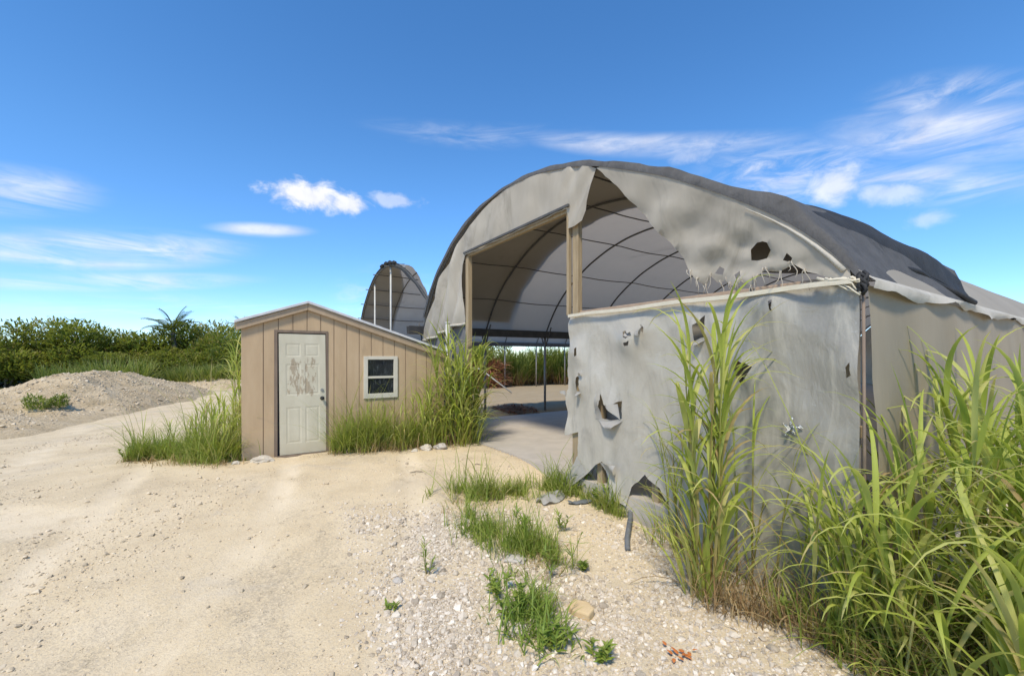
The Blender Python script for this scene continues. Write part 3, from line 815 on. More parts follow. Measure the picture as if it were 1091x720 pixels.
for w0, z0 in lowR[7:22]:
    for q in range(2):
        l = random.uniform(.05, .22); w1 = w0 + random.uniform(-.03, .03); d1 = random.uniform(-.05, .07)
        mb = MB(); mb.tube([T(w1 + d1 * t + .012 * math.sin(6 * t + q), dispR(w0, z0) - .01 - .03 * t * math.sin(3 * t + w0 * 9), z0 + .03 - l * t) for t in (0, .2, .4, .6, .8, 1)], [.007, .006, .005, .004, .003, .002], 4)
        put('torn_strip', mb, M['gable'], gr, smooth=True)
# added brown sheet just inside the shoulder, so the cloth holes read dark
P = []
for i in range(14):
    row = []
    for k in range(12):
        w = .35 + 1.0 * k / 11; s = .25 + .5 * i / 13
        row.append(T(w, s + .05 * math.sin(w * 6), arch_z(w) - .06 - (.30 + .22 * math.sin(math.pi * k / 11)) * (1 - i / 13) * (1 - .25 * abs(k / 5.5 - 1))))
    P.append(row)
mb = MB(); mb.grid(P); put('shade_cloth', mb, M['hole_backing'], H, smooth=True)  # added backing sheet, not one of the house's own cloths
# pale rolled edge of cloth under the shade cloth, right shoulder
mb = MB(); mb.tube([T(AR[k][0], -.055, AR[k][1] - .03) for k in range(1, 9)], [max(.003, .024 - .0028 * k) for k in range(1, 9)], 7); put('hem', mb, M['hem'], gr, smooth=True)

# doorway timbers
def post2(w0, w1, z0, z1, s0, s1, name, mat, b=.005):
    mb = MB(); mb.prism([(w0, z0), (w1, z0), (w1, z1), (w0, z1)], lambda a, z, d: T(a, d, z), s0, s1); return put(name, mb, mat, H, bevel=b)
post2(6.36, 6.48, -.02, 3.66, -.03, .06, 'door_post', M['wood'])
post2(3.14, 3.255, -.02, 3.62, .012, .09, 'door_post', M['wood'])
post2(3.29, 3.335, 2.22, 3.72, -.03, .03, 'door_trim', M['wood'])
post2(3.24, 6.42, 3.66, 3.76, -.02, .05, 'header', M['wood'])
post2(3.24, 6.48, 3.715, 3.75, -.085, -.055, 'header', M['darksteel'], 0)

# half wall: studs, plate, plastic sheet with tears, inner sheet
for w in (.06, .95, 1.85, 2.72):
    post2(w, w + .09, -.36, 2.12, .05, .13, 'stud', M['wood'])
post2(.02, 3.28, 2.16, 2.27, .045, .135, 'rail', M['plate'])
post2(.02, 3.30, 1.02, 1.11, .052, .128, 'rail', M['wood'])
chainP = open_chain([(0.0, 2.215), (1.6, 2.20), (3.25, 2.205), (3.30, 2.1), (3.28, 1.85), (3.31, 1.51), (3.34, 1.38), (3.30, 1.2), (3.35, 1.11), (3.32, .8), (3.37, .53), (3.09, .62), (3.10, .4), (3.11, .19), (3.24, -.2), (3.12, -.17), (2.98, .02), (2.87, .12), (2.75, .25), (2.65, .31), (2.58, .2), (2.52, .09), (2.44, -.04), (2.38, -.11), (2.22, -.12), (2.18, .03), (2.15, .12), (1.96, .31), (1.86, .24), (1.77, .2), (1.68, .08), (1.59, -.01), (1.48, -.06), (1.37, -.1), (1.15, -.2), (.89, -.3), (.6, -.37), (.33, -.39), (0, -.41)], .06, .006)
chainP += open_chain([(0, -.41), (0, 2.215)], .08)[1:-1]
holesP = [[(2.73, .84), (2.7, 1.0), (2.66, 1.17), (2.60, 1.08), (2.55, 1.03), (2.46, 1.02), (2.38, 1.09), (2.30, 1.11), (2.30, .9), (2.45, .86), (2.6, .87)],
          [(2.25, 1.93), (2.20, 1.95), (2.16, 1.91), (2.12, 1.93), (2.10, 1.88), (2.17, 1.85), (2.22, 1.87)], [(2.0, 2.01), (1.96, 1.97), (1.965, 1.91), (1.99, 1.93)],
          [(2.22, 1.80), (2.13, 1.83), (2.15, 1.77), (2.2, 1.765)],
          [(3.10, 1.36), (3.06, 1.38), (3.03, 1.36), (3.03, 1.18), (3.09, 1.165)], [(1.35, 1.96), (1.28, 2.0), (1.23, 2.05), (1.215, 1.83), (1.33, 1.79)],
          [(.92, 1.6), (.83, 1.59), (.76, 1.55), (.82, 1.45), (.86, 1.38), (.92, 1.47)], [(3.13, 1.75), (3.09, 1.77), (3.08, 1.66), (3.12, 1.64)],
          [(.075, 1.56), (.05, 1.6), (.04, 1.5), (.07, 1.48)], [(.62, 2.12), (.59, 2.13), (.585, 2.03), (.605, 2.04)]]
holesP = [clean(densify(h, .03, .006)) for h in holesP]
vs, fs = cloth(clean(chainP[:-1]), holesP, .05)
hole_c = [np.mean(h, axis=0) for h in holesP]
def dispP(w, z):
    d = -.034
    d += .022 * float(fnoise(w * 1.6, z * 1.1, 101, 4)) + .010 * math.sin(w * 8 + 1.2 * math.sin(z * 2.2))
    d += .016 * abs(float(fnoise(w * 4 + z * 2.5, z * 3, 105, 2))) + .012 * abs(math.sin(3.0 * w - 2.2 * z + 1.5 * math.sin(z * 1.7)))
    for c in hole_c:
        r = math.hypot(w - c[0], z - c[1]); d -= .045 * math.exp(-(r / .16) ** 2)
    low = float(sstep(.4, -.3, z)); d -= low * (.05 + .08 * float(fnoise(w * 4, z * 2, 111, 2)))
    d -= .015 * float(sstep(3.1, 3.35, w)) * math.sin(z * 13)
    return d
pn = mesh_obj('plastic_sheet', [T(w, dispP(w, z), z) for w, z in vs], fs, M['plastic'], H, smooth=True)
# flaps curling out of the tears
def flap(name, base, tip, out, n=8):
    mb = MB(); P = []
    a0, a1 = np.array(base[0]), np.array(base[1]); tp = np.array(tip)
    for i in range(n + 1):
        t = i / n; l = a0 + (tp - a0) * t; r = a1 + (tp - a1) * t
        d = -.05 - out * math.sin(t * 2.0)
        P.append([T(*(lambda q: (q[0], d + .015 * math.sin(7 * t), q[1]))(l + (r - l) * u)) for u in (0, .33, .66, 1)])
    mb.grid(P); put(name, mb, M['sheetflap'], pn, smooth=True)
flap('flap', [(2.74, .84), (2.62, .86)], (2.67, 1.19), .06)
flap('flap', [(2.32, .88), (2.36, 1.07)], (2.52, 1.05), .07)
flap('flap', [(2.71, .84), (2.28, .88)], (2.45, .74), .05)
flap('flap', [(2.13, 1.95), (1.98, 2.02)], (1.97, 1.86), .08)
flap('flap', [(2.24, 1.95), (2.1, 1.90)], (2.2, 1.86), .05)
flap('flap', [(3.11, 1.16), (3.0, 1.17)], (3.04, 1.10), .05)
flap('flap', [(3.10, 1.38), (3.0, 1.36)], (2.93, 1.45), .06)
flap('flap', [(1.35, 1.79), (1.2, 1.82)], (1.28, 1.74), .05)
flap('flap', [(3.33, 1.17), (3.32, 1.09)], (3.45, 1.15), .02)
flap('flap', [(2.66, .30), (2.4, .10)], (2.36, .33), .06)
flap('flap', [(3.09, .3), (2.9, .1)], (3.32, -.30), .10)
flap('flap', [(2.50, .02), (2.36, -.05)], (2.46, -.22), .04)
vs, fs = cloth(open_chain([(.05, 2.12), (3.2, 2.12), (3.22, .7), (3.15, .45), (2.6, .4), (2.0, .45), (1.4, .1), (.05, -.3)], .15), (), .16)
mesh_obj('inner_sheet', [T(w, .16 + .02 * float(fnoise(w * 3, z * 3, 121, 2)), z) for w, z in vs], fs, M['inner'], H, smooth=True)
# pale timber strip nailed along the top of the sheet
mb = MB()
for a, b in zip(np.linspace(.03, 3.24, 24)[:-1], np.linspace(.03, 3.24, 24)[1:]):
    z0 = 2.182 + .006 * math.sin(a * 5); z1 = 2.182 + .006 * math.sin(b * 5)
    mb.prism([(a, z0), (b, z1), (b, z1 + .04), (a, z0 + .04)], lambda q, z, d: T(q, d, z), -.085 + .004 * math.sin(a * 3), -.062)
put('batten', mb, M['palewood'], H)
# crumpled foil tape
mb = MB(); c = (.44, 1.05); k = 9
for q in range(5):
    P = []
    for i in range(k):
        t = i / (k - 1); ang = .3 + q * 1.25
        P.append([T(c[0] + .075 * t * math.cos(ang) + .02 * random.uniform(-1, 1), -.045 - .05 * math.sin(3 * t) * random.uniform(.5, 1), c[1] + .075 * t * math.sin(ang) + .02 * random.uniform(-1, 1)) for u in range(3)])
    mb.grid(P)
put('foil_patch', mb, M['foil'], pn)

# corner post, long side cloth, hem and ragged eave
mb = MB(); mb.tube([T(-.022, -.012, -.45), T(-.03, -.02, .8), T(-.02, -.012, 2.2)], .011, 8); put('corner_post', mb, M['trim'], H, smooth=True)
P = []
for s in list(np.arange(.02, 6, .12)) + list(np.arange(6, LEN, .6)):
    row = []
    for i in range(24):
        t = i / 23; z = 2.17 - 2.62 * t
        b = .02 * math.sin(s * 5.3 + .8 * math.sin(z * 2)) * math.sin(math.pi * t) + .035 * float(fnoise(s * .9, z * 1.2, 131, 3)) + .03 * math.sin(math.pi * t)
        row.append(T(-.045 - b, s, z))
    P.append(row)
mb = MB(); mb.grid(P); put('side_wall', mb, M['sidewall'], H, smooth=True)
P = []
for s in list(np.arange(-.03, 7, .07)) + list(np.arange(7, LEN, .5)):
    jag = .035 * float(fnoise(s * 3.0, 1, 141, 4)); drop = .10 + .03 * math.sin(s * 2.1) + jag
    P.append([T(.03, s, 2.28), T(-.05, s, 2.235), T(-.10 - .02 * math.sin(s * 3), s, 2.235 - drop * .45), T(-.09 - .03 * math.sin(s * 4.1), s, 2.235 - drop)])
mb = MB(); mb.grid(P); put('hem', mb, M['hem'], H, smooth=True)
# twisted dark tie and frayed strands at the corner
mb = MB()
for q in range(7):
    x0 = random.uniform(.02, .3)
    mb.tube([T(x0 * (1 - i / 6) - .02, -.07 - .01 * math.sin(q + i), 2.22 + .12 * x0 * (1 - i / 6) + .008 * math.sin(q * 3 + i * 1.4) - (.02 * i if q % 3 == 0 else .004 * i)) for i in range(7)], .006 + .003 * (q % 3), 5)
put('tie', mb, M['palewood'], H, smooth=True)
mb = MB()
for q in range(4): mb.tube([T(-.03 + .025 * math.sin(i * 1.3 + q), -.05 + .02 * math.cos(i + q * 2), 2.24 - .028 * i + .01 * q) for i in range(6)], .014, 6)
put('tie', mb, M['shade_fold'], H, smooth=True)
# far end of the big house
vs, fs = cloth(clean([(.05, -.2), (8.8, -.2)] + arch_pts(8.8, .05, 40)), (), .5)
mesh_obj('end_cover', [T(w, LEN - .05, z) for w, z in vs], fs, M['gable'], H, smooth=True)

# ------------------------------------------------------------------ foliage generators
class Leaves:
    def __init__(self): self.v = []; self.f = []; self.t = []; self.n = 0
    def add(self, v, f, t):
        self.v.append(v.reshape(-1, 3)); self.f.append(f.reshape(-1, 4) + self.n); self.t.append(t.ravel()); self.n += len(self.v[-1])
    def put(self, name, mat, parent=None, loc=None):
        return mesh_obj(name, np.concatenate(self.v), np.concatenate(self.f), mat, parent, loc, True, np.concatenate(self.t))
def blades(L, base, az, tilt, length, width, droop, tint, seg=8, curl=0, tipdry=.15, vdip=.18, pw=1.5):
    base = np.asarray(base, float); n = len(base)
    def arr(q): return np.broadcast_to(np.asarray(q, float), (n,)).copy()
    az, tilt, length, width, droop, tint, curl = map(arr, (az, tilt, length, width, droop, tint, curl))
    P = np.zeros((n, seg + 1, 3)); P[:, 0] = base
    S = np.zeros((n, seg + 1, 3)); N = np.zeros((n, seg + 1, 3))
    for i in range(seg + 1):
        t = i / seg
        th = tilt + droop * t ** pw; a = az + curl * t
        d = np.stack([np.sin(th) * np.cos(a), np.sin(th) * np.sin(a), np.cos(th)], -1)
        S[:, i] = np.stack([-np.sin(a), np.cos(a), 0 * a], -1); N[:, i] = np.cross(d, S[:, i])
        if i < seg: P[:, i + 1] = P[:, i] + d * (length / seg)[:, None]
    t = np.linspace(0, 1, seg + 1)
    prof = np.minimum(1, .35 + 2.6 * t) * (1 - t ** 2.4) + .02
    W = width[:, None] * prof[None]
    l = P - S * W[..., None] * .5; r = P + S * W[..., None] * .5; m = P + N * (W * vdip)[..., None]
    v = np.stack([l, m, r], 2)
    idx = np.arange(n * (seg + 1) * 3).reshape(n, seg + 1, 3)
    f = np.concatenate([np.stack([idx[:, :-1, k], idx[:, :-1, k + 1], idx[:, 1:, k + 1], idx[:, 1:, k]], -1).reshape(-1, 4) for k in (0, 1)])
    tt = np.clip(tint[:, None, None] + (tipdry * (t ** 5))[None, :, None] + np.zeros((1, 1, 3)), 0, 1)
    L.add(v, f, np.broadcast_to(tt, (n, seg + 1, 3)))
    return P
def stems(L, pts_list, r0, r1, tint, k=5):
    for pts, tn in zip(pts_list, tint):
        mb = MB(); m = len(pts); mb.tube(pts, [r0 + (r1 - r0) * i / (m - 1) for i in range(m)], k, caps=False)
        v = np.array([tuple(p) for p in mb.v]); z = np.linspace(0, 1, m).repeat(k)
        L.add(v, np.array(mb.f), np.clip(tn + z * .5, 0, 1))

def grass_clump(name, x, y, label, group, ht=2.0, nst=10, lps=6, spread=.25, lean=.18, lean_az=None, leaf=(.55, .95), width=(.016, .03), basal=30, dry=30, cat='grass clump', seed=0, leafmin=.12, stemr=.009, tlo=.15, thi=.85):
    g_ = np.random.default_rng(1000 + seed)
    z0 = gz(x, y)
    root = thing(name, (x, y, z0), label, cat, group)
    LL, LS, LD = Leaves(), Leaves(), Leaves()
    sp = []; tn = []
    bb, aa, ti, le, wi, dr, tt, cu = [], [], [], [], [], [], [], []
    for i in range(nst):
        a = g_.uniform(0, 2 * math.pi); r = spread * math.sqrt(g_.uniform(0, 1))
        bx, by = x + r * math.cos(a), y + r * math.sin(a); bz = gz(bx, by) - .03
        h = ht * g_.uniform(.55, .86)
        az = a + g_.normal(0, .6) if lean_az is None else lean_az + g_.normal(0, .8)
        tl = abs(g_.normal(lean * .6, lean * .5)); bend = g_.uniform(.05, .35) * lean * 3
        pts = []; p = np.array([bx, by, bz]); th = tl * .5
        for q in range(9):
            pts.append(tuple(p)); th = tl * .5 + bend * (q / 8) ** 1.5
            p = p + np.array([math.sin(th) * math.cos(az), math.sin(th) * math.sin(az), math.cos(th)]) * h / 8
        sp.append(pts); tn.append(g_.uniform(0, .5))
        P = np.array(pts)
        for j in range(lps):
            t = leafmin + (1 - leafmin) * (j + g_.uniform(.2, .9)) / lps
            t = min(t, .999); k = t * 8; k0 = int(k); q = P[k0] + (P[min(k0 + 1, 8)] - P[k0]) * (k - k0)
            la = az + math.pi * (j % 2) + g_.normal(0, .8)
            bb.append(q); aa.append(la); top = t ** 2
            ti.append(abs(g_.normal(.22, .12)) * (1.1 - .5 * top)); le.append(g_.uniform(*leaf)); wi.append(g_.uniform(*width) * 1.25)
            dr.append(g_.uniform(1.3, 3.3) * (1 - .25 * top)); cu.append(g_.normal(0, .45))
            tt.append(np.clip(g_.normal((tlo + thi) / 2, .2) + (.3 if g_.uniform() < .1 else 0), 0, 1))
        # spear leaf
        bb.append(P[-1]); aa.append(az); ti.append(th * .8); le.append(g_.uniform(*leaf) * .75); wi.append(width[1] * .8); dr.append(g_.uniform(.2, 1.2)); cu.append(0); tt.append(.5)
    for i in range(basal):
        a = g_.uniform(0, 2 * math.pi); r = spread * 1.1 * math.sqrt(g_.uniform(0, 1))
        bx, by = x + r * math.cos(a), y + r * math.sin(a)
        bb.append((bx, by, gz(bx, by) - .02)); aa.append(a + g_.normal(0, .7)); ti.append(abs(g_.normal(.2, .15))); le.append(g_.uniform(.5, 1.0) * ht * .5)
        wi.append(g_.uniform(*width) * .8); dr.append(g_.uniform(.4, 1.9)); cu.append(g_.normal(0, .4)); tt.append(np.clip(g_.normal((tlo + thi) / 2, .2), 0, 1))
    blades(LL, bb, aa, ti, le, wi, dr, tt, 9, cu, .2)
    if nst: stems(LS, sp, stemr, stemr * .45, tn)
    if dry:
        n = dry; a = g_.uniform(0, 2 * math.pi, n); r = spread * 1.2 * np.sqrt(g_.uniform(0, 1, n))
        bx = x + r * np.cos(a); by = y + r * np.sin(a)
        bz = ground_z(bx, by) + g_.uniform(-.02, .25 * ht / 2, n)
        blades(LD, np.stack([bx, by, bz], -1), a + g_.normal(0, .8, n), g_.uniform(.3, 1.3, n), g_.uniform(.25, .7, n) * ht / 2, g_.uniform(.006, .014, n), g_.uniform(.3, 1.8, n), g_.uniform(.1, .9, n), 6, g_.normal(0, .6, n), 0)
    LL.put('leaves', M['cane_leaf'], root)
    if nst: LS.put('stems', M['cane_stem'], root)
    if dry: LD.put('dry_leaves', M['dry'], root)
    return root

# --- tall grass in front of the corner and side wall
gt = 'tall grass clumps by the side wall'
lab = 'tall arching yellow green grass against the grey side cloth of the big greenhouse'
k = 0
for x, y, ht, nst, sp in ((2.55, 2.72, 1.35, 7, .16), (3.0, 2.78, 1.7, 10, .2), (3.45, 2.9, 1.95, 12, .24), (3.2, 2.4, 1.55, 11, .24), (2.8, 2.35, 1.25, 10, .22), (3.85, 3.15, 2.15, 12, .28), (3.75, 2.6, 1.95, 12, .28), (3.15, 3.1, 1.7, 8, .16), (4.3, 3.5, 2.25, 11, .3), (3.5, 2.25, 1.6, 11, .26), (4.1, 2.8, 2.05, 11, .28), (2.35, 2.72, 1.0, 6, .16), (3.0, 2.08, 1.15, 10, .24), (3.4, 1.95, 1.3, 10, .24), (2.55, 2.2, .8, 8, .2)):
    grass_clump('grass_clump', x, y, lab, gt, ht, max(5, int(nst * .8)), 7, sp, .28, None, (.6, 1.2), (.021, .041), 30, 30, seed=k, tlo=.25, thi=.95); k += 1
grass_clump('grass_clump', 2.42, 2.55, 'short leaning grass tuft with tan stalks at the foot of the plastic half wall corner', None, .95, 6, 6, .14, .35, 2.6, (.4, .9), (.014, .026), 20, 30, seed=30)
# --- upright clump in front of the half wall
grass_clump('grass_clump', 1.60, 3.50, 'tallest narrow cane grass clump standing before the plastic half wall', None, 2.6, 11, 9, .14, .09, None, (.6, 1.05), (.022, .042), 50, 40, seed=40, tlo=.3, thi=.95, leafmin=.18, stemr=.011)
grass_clump('grass_clump', 1.62, 4.35, 'low fountain of thin drooping grass left of the tallest cane clump', None, 1.35, 5, 5, .2, .3, 2.9, (.5, .8), (.008, .016), 70, 12, seed=41)
grass_clump('grass_clump', 2.02, 3.55, 'dry brown and green leaning grass right of the tallest cane clump', None, 1.6, 4, 5, .2, .3, .3, (.5, .9), (.010, .02), 26, 60, seed=42, thi=1.0)
# --- beside the shed
grass_clump('grass_clump', -.98, 8.05, 'bushy cane grass clump at the right end of the tan shed', None, 2.1, 26, 9, .36, .22, None, (.6, 1.0), (.022, .038), 60, 20, seed=50)
grass_clump('grass_clump', -.78, 8.35, 'cane grass behind the bushy clump, leaning into the greenhouse doorway', None, 1.75, 10, 7, .2, .22, .4, (.5, .9), (.02, .034), 20, 12, seed=51)
grass_clump('grass_clump', -1.55, 7.85, 'medium green grass tuft under the right end of the shed wall', None, 1.15, 12, 6, .28, .2, None, (.4, .7), (.014, .024), 90, 10, seed=52)
grass_clump('grass_clump', -2.0, 7.65, 'fine yellowish grass tuft below the shed window', None, .95, 8, 5, .28, .2, None, (.3, .6), (.010, .016), 110, 10, seed=53, tlo=.3, thi=.95)
grass_clump('grass_clump', -2.55, 7.3, 'wispy upright grass tuft between the shed door and window', None, .95, 6, 5, .22, .12, None, (.3, .55), (.008, .014), 80, 10, seed=54, tlo=.3, thi=1)
grass_clump('grass_clump', -1.62, 8.0, 'slender tall grass stalks against the shed siding right of the window', None, 1.5, 5, 6, .12, .08, None, (.35, .6), (.010, .016), 14, 4, seed=55, tlo=.3, thi=.95)
grass_clump('grass_clump', -4.62, 6.85, 'dense bright green grass mound at the left corner of the shed', None, 1.05, 14, 6, .34, .25, None, (.4, .75), (.012, .022), 620, 12, seed=56, tlo=.25, thi=.9)
grass_clump('grass_clump', -5.0, 8.3, 'tall wispy reed grass behind the left corner of the shed', None, 2.1, 34, 8, .5, .18, None, (.5, .9), (.014, .026), 260, 80, seed=57)
grass_clump('grass_clump', -5.35, 7.2, 'low spreading grass left of the bright green mound', None, .75, 12, 5, .45, .35, None, (.3, .55), (.010, .018), 420, 30, seed=58)
grass_clump('grass_clump', -5.6, 9.6, 'tall grass stand farther back behind the shed', None, 2.1, 26, 7, .6, .15, None, (.5, .9), (.018, .028), 90, 40, seed=59)

# --- low grass strips (uncountable)
def grass_strip(name, pts, n, ht, width, matk, seed, jitter=.14, tlo=.1, thi=.9, droop=(.3, 1.6), zoff=0):
    g_ = np.random.default_rng(seed); pts = np.array(pts, float)
    d = np.r_[0, np.cumsum(np.hypot(*np.diff(pts[:, :2], axis=0).T))]
    t = g_.uniform(0, d[-1], n)
    # clumpy: keep where noise is high
    x = np.interp(t, d, pts[:, 0]); y = np.interp(t, d, pts[:, 1]); wd = np.interp(t, d, pts[:, 2])
    x = x + g_.normal(0, .5, n) * wd; y = y + g_.normal(0, .5, n) * wd
    keep = fnoise(x * 3.2, y * 3.2, seed, 3) > .02 - .22 * g_.uniform(0, 1, n)
    x, y = x[keep], y[keep]; n = len(x)
    hs = ht * np.exp(g_.normal(-.1, .45, n)) * (.35 + 1.5 * np.clip(fnoise(x * 2.6, y * 2.6, seed + 3, 3) + .5, 0, 1))
    L = Leaves()
    blades(L, np.stack([x, y, ground_z(x, y) - .015 + zoff], -1), g_.uniform(0, 6.283, n), np.abs(g_.normal(.35, .25, n)), hs, width * g_.uniform(.6, 1.4, n), g_.uniform(*droop, n), np.clip(g_.normal((tlo + thi) / 2, .24, n) + .25 * fnoise(x * 1.5, y * 1.5, seed + 9, 2), 0, 1), 5, g_.normal(0, .5, n), .2)
    o = L.put(name, M[matk], None, (float(pts[0, 0]), float(pts[0, 1]), 0)); o['kind'] = 'stuff'
    return o
grass_strip('grass', [(-3.0, 7.18, .12), (-2.4, 7.5, .2), (-1.6, 7.95, .24), (-.85, 8.2, .2)], 5200, .40, .010, 'weed', 201)
grass_strip('grass', [(-6.1, 6.75, .10), (-5.4, 6.85, .24), (-4.75, 6.75, .36), (-4.15, 6.55, .14)], 6000, .34, .010, 'weed', 202)
grass_strip('grass', [(-.95, 5.35, .14), (-.55, 5.35, .22), (-.1, 5.5, .22), (.25, 5.65, .2), (.62, 5.75, .2), (.85, 5.7, .12)], 3600, .26, .010, 'weed', 203)
grass_strip('grass', [(-.62, 5.0, .12), (-.45, 4.6, .2), (-.2, 4.25, .26), (.1, 4.15, .18), (.3, 4.1, .16), (.5, 3.95, .16)], 2600, .20, .008, 'weed', 204, tlo=.0, thi=.9)
grass_strip('grass', [(.0, 3.7, .2), (.12, 3.4, .24), (.05, 3.1, .2), (.32, 2.85, .16)], 700, .13, .012, 'broad', 209, droop=(.6, 2.2))
grass_strip('grass', [(-.05, 3.35, .14), (.15, 3.3, .14), (.3, 3.3, .1)], 420, .14, .008, 'weed', 205)
grass_strip('grass', [(.9, 5.62, .1), (1.15, 5.25, .12), (1.3, 5.0, .1)], 650, .22, .009, 'weed', 206)
grass_strip('grass', [(1.55, 3.35, .15), (2.1, 3.1, .2), (2.7, 2.5, .3), (3.3, 2.2, .4), (4.2, 2.6, .4)], 1900, .22, .008, 'dry', 207, tlo=.3, thi=1.0)
grass_strip('grass', [(2.2, 2.9, .15), (2.9, 2.3, .3), (3.6, 2.2, .4), (4.4, 2.9, .4)], 3200, .42, .012, 'weed', 208, tlo=.4, thi=.9)

grass_strip('grass', [(-3.0, 7.1, .2), (-2.0, 7.55, .3), (-1.0, 8.0, .3)], 900, .16, .009, 'dry', 210, tlo=.3, thi=1, droop=(.8, 2.2))
grass_strip('grass', [(-6.2, 6.7, .3), (-5.2, 6.7, .4), (-4.3, 6.45, .3)], 900, .14, .009, 'dry', 211, tlo=.3, thi=1, droop=(.8, 2.2))
grass_strip('grass', [(-1.0, 5.3, .4), (-.3, 5.0, .6), (.2, 4.3, .5), (.3, 3.6, .4)], 1000, .07, .006, 'dry', 212, tlo=.3, thi=1, droop=(.8, 2.2))
grass_clump('grass_clump', 2.12, 3.02, 'loose airy grass between the tallest cane clump and the corner of the half wall', None, 1.35, 5, 6, .2, .35, None, (.5, 1.0), (.012, .026), 26, 40, seed=43, tlo=.3, thi=.95)
# --- broad-leaved weeds
def leaf_weed(x, y, h, nb, label, seed, group=None, matk='broad', lw=(.014, .034)):
    nb = max(3, nb)
    g_ = np.random.default_rng(3000 + seed); z0 = gz(x, y)
    root = thing('weed_plant', (x, y, z0), label, 'weed', group)
    L, S = Leaves(), Leaves(); sp = []
    for i in range(nb):
        a = g_.uniform(0, 6.283); th = g_.uniform(.1, .75) if nb > 1 else .08; hh = h * g_.uniform(.6, 1)
        p = np.array([x + .02 * math.cos(a), y + .02 * math.sin(a), z0 - .02]); pts = []
        for q in range(6):
            pts.append(tuple(p)); p = p + np.array([math.sin(th) * math.cos(a), math.sin(th) * math.sin(a), math.cos(th)]) * hh / 5; th *= .85
        sp.append(pts); P = np.array(pts)
        n = 12
        t = g_.uniform(.25, 1, n) * 5; k0 = np.minimum(t.astype(int), 4); b = P[k0] + (P[k0 + 1] - P[k0]) * (t - k0)[:, None]
        blades(L, b, g_.uniform(0, 6.283, n), g_.uniform(.5, 1.3, n), g_.uniform(.05, .12, n) * (h / .35) ** .5, g_.uniform(*lw, n), g_.uniform(.1, .9, n), g_.uniform(.1, .9, n), 4, 0, .05, pw=1.2)
    stems(S, sp, .005, .002, [.4] * nb, 4)
    L.put('leaves', M[matk], root); S.put('stems', M['cane_stem'], root); return root
leaf_weed(.38, 3.75, .55, 2, 'thin upright leafy weed left of the tan stone block', 1, lw=(.012, .02))
leaf_weed(.02, 3.15, .26, 7, 'spreading leafy weed just below and left of the tan stone block', 2)
leaf_weed(.30, 2.82, .22, 6, 'bright leafy weed at the bottom edge of the gravel', 3)
leaf_weed(.55, 2.75, .2, 5, 'small leafy weed between the bottom weed and the orange litter', 4)
leaf_weed(-.12, 3.42, .24, 6, 'leafy weed at the lower end of the grass patch', 5)
leaf_weed(.62, 3.85, .12, 4, 'tiny green weed above the tan stone block', 6)
leaf_weed(-.92, 3.25, .07, 3, 'tiny two leaf seedling alone on the bare sand', 7)
leaf_weed(-.75, 3.75, .34, 2, 'lone thin stalk at the edge of the loose gravel', 8, lw=(.008, .014))
leaf_weed(.95, 5.72, .42, 9, 'leafy green weed growing through the torn bottom of the plastic sheet', 9)
leaf_weed(1.15, 5.35, .34, 7, 'leafy weed at the foot of the torn sheet beside the grey hose', 10)
leaf_weed(.55, 4.6, .3, 4, 'small sprig of weed between the grass patch and the grey hose', 11, lw=(.012, .02))
leaf_weed(.12, 4.35, .34, 8, 'leafy weed at the right side of the grass patch', 12, lw=(.015, .03))
leaf_weed(2.1, 3.2, .28, 8, 'bright green weed among dead grass at the half wall foot', 13)
leaf_weed(-3.02, 7.25, .3, 7, 'small leafy weed by the right side of the shed door', 14)
leaf_weed(-6.05, 6.65, .25, 6, 'leafy weed at the tip of the low grass left of the shed', 15)

# ------------------------------------------------------------------ mound of crushed rubble
def mound_h(x, y):
    # ridge running away from the viewer
    ax, ay, bx, by = -13.2, 11.0, -15.6, 17.5
    px = np.asarray(x) - ax; py = np.asarray(y) - ay; dx, dy = bx - ax, by - ay; L2 = dx * dx + dy * dy
    t = np.clip((px * dx + py * dy) / L2, -.25, 1.1); cx = ax + t * dx; cy = ay + t * dy
    r = np.hypot(np.asarray(x) - cx, np.asarray(y) - cy) + .5 * fnoise(np.asarray(x) * .5, np.asarray(y) * .5, 151, 3)
    top = .30 + .84 * sstep(-.12, .42, t) - .35 * sstep(.7, 1.1, t)
    h = 1.05 * top * np.clip(1.12 - (r / 2.35), 0, 1) ** .85; h = np.minimum(h, top * .98 + .1 * (h - top * .98))
    # lower tail
    r2 = np.hypot((np.asarray(x) + 16.0) / 4.0, (np.asarray(y) - 22.5) / 2.2)
    h = np.maximum(h, .62 * np.clip(1 - r2, 0, 1) ** .7)
    rough = .10 * fnoise(np.asarray(x) * 2.2, np.asarray(y) * 2.2, 155, 4) + .07 * fnoise(np.asarray(x) * 7, np.asarray(y) * 7, 157, 3)
    return h + rough * np.clip(h * 4, 0, 1) - .06
mx = np.arange(-24, -7.2, .11); my = np.arange(5.0, 26, .13)
XX, YY = np.meshgrid(mx, my); ZZ = ground_z(XX, YY) * .0 + mound_h(XX, YY)
def mound_mat():
    m, t, out = new_mat('weathered rubble')
    co = t.new('ShaderNodeTexCoord').outputs['Object']
    n = t.noise(co, 1.3, 6, .7); f = t.noise(co, 14, 5, .7)
    col = t.ramp(n, [(.3, (.40, .30, .17)), (.5, (.52, .405, .25)), (.7, (.62, .50, .33))])
    col = t.mix(t.smooth(f, .55, .7), col, (.62, .53, .39))
    col = t.mix(t.math('MULTIPLY', t.smooth(f, .45, .3), .5), col, (.22, .17, .105))
    b, _ = bsdf(t, col, .95, f, .8, .08, spec=.1); t.l.new(b, out.inputs[0]); return m
nI, nJ = XX.shape; idx = np.arange(nI * nJ).reshape(nI, nJ)
F = np.stack([idx[:-1, :-1], idx[:-1, 1:], idx[1:, 1:], idx[1:, :-1]], -1).reshape(-1, 4)
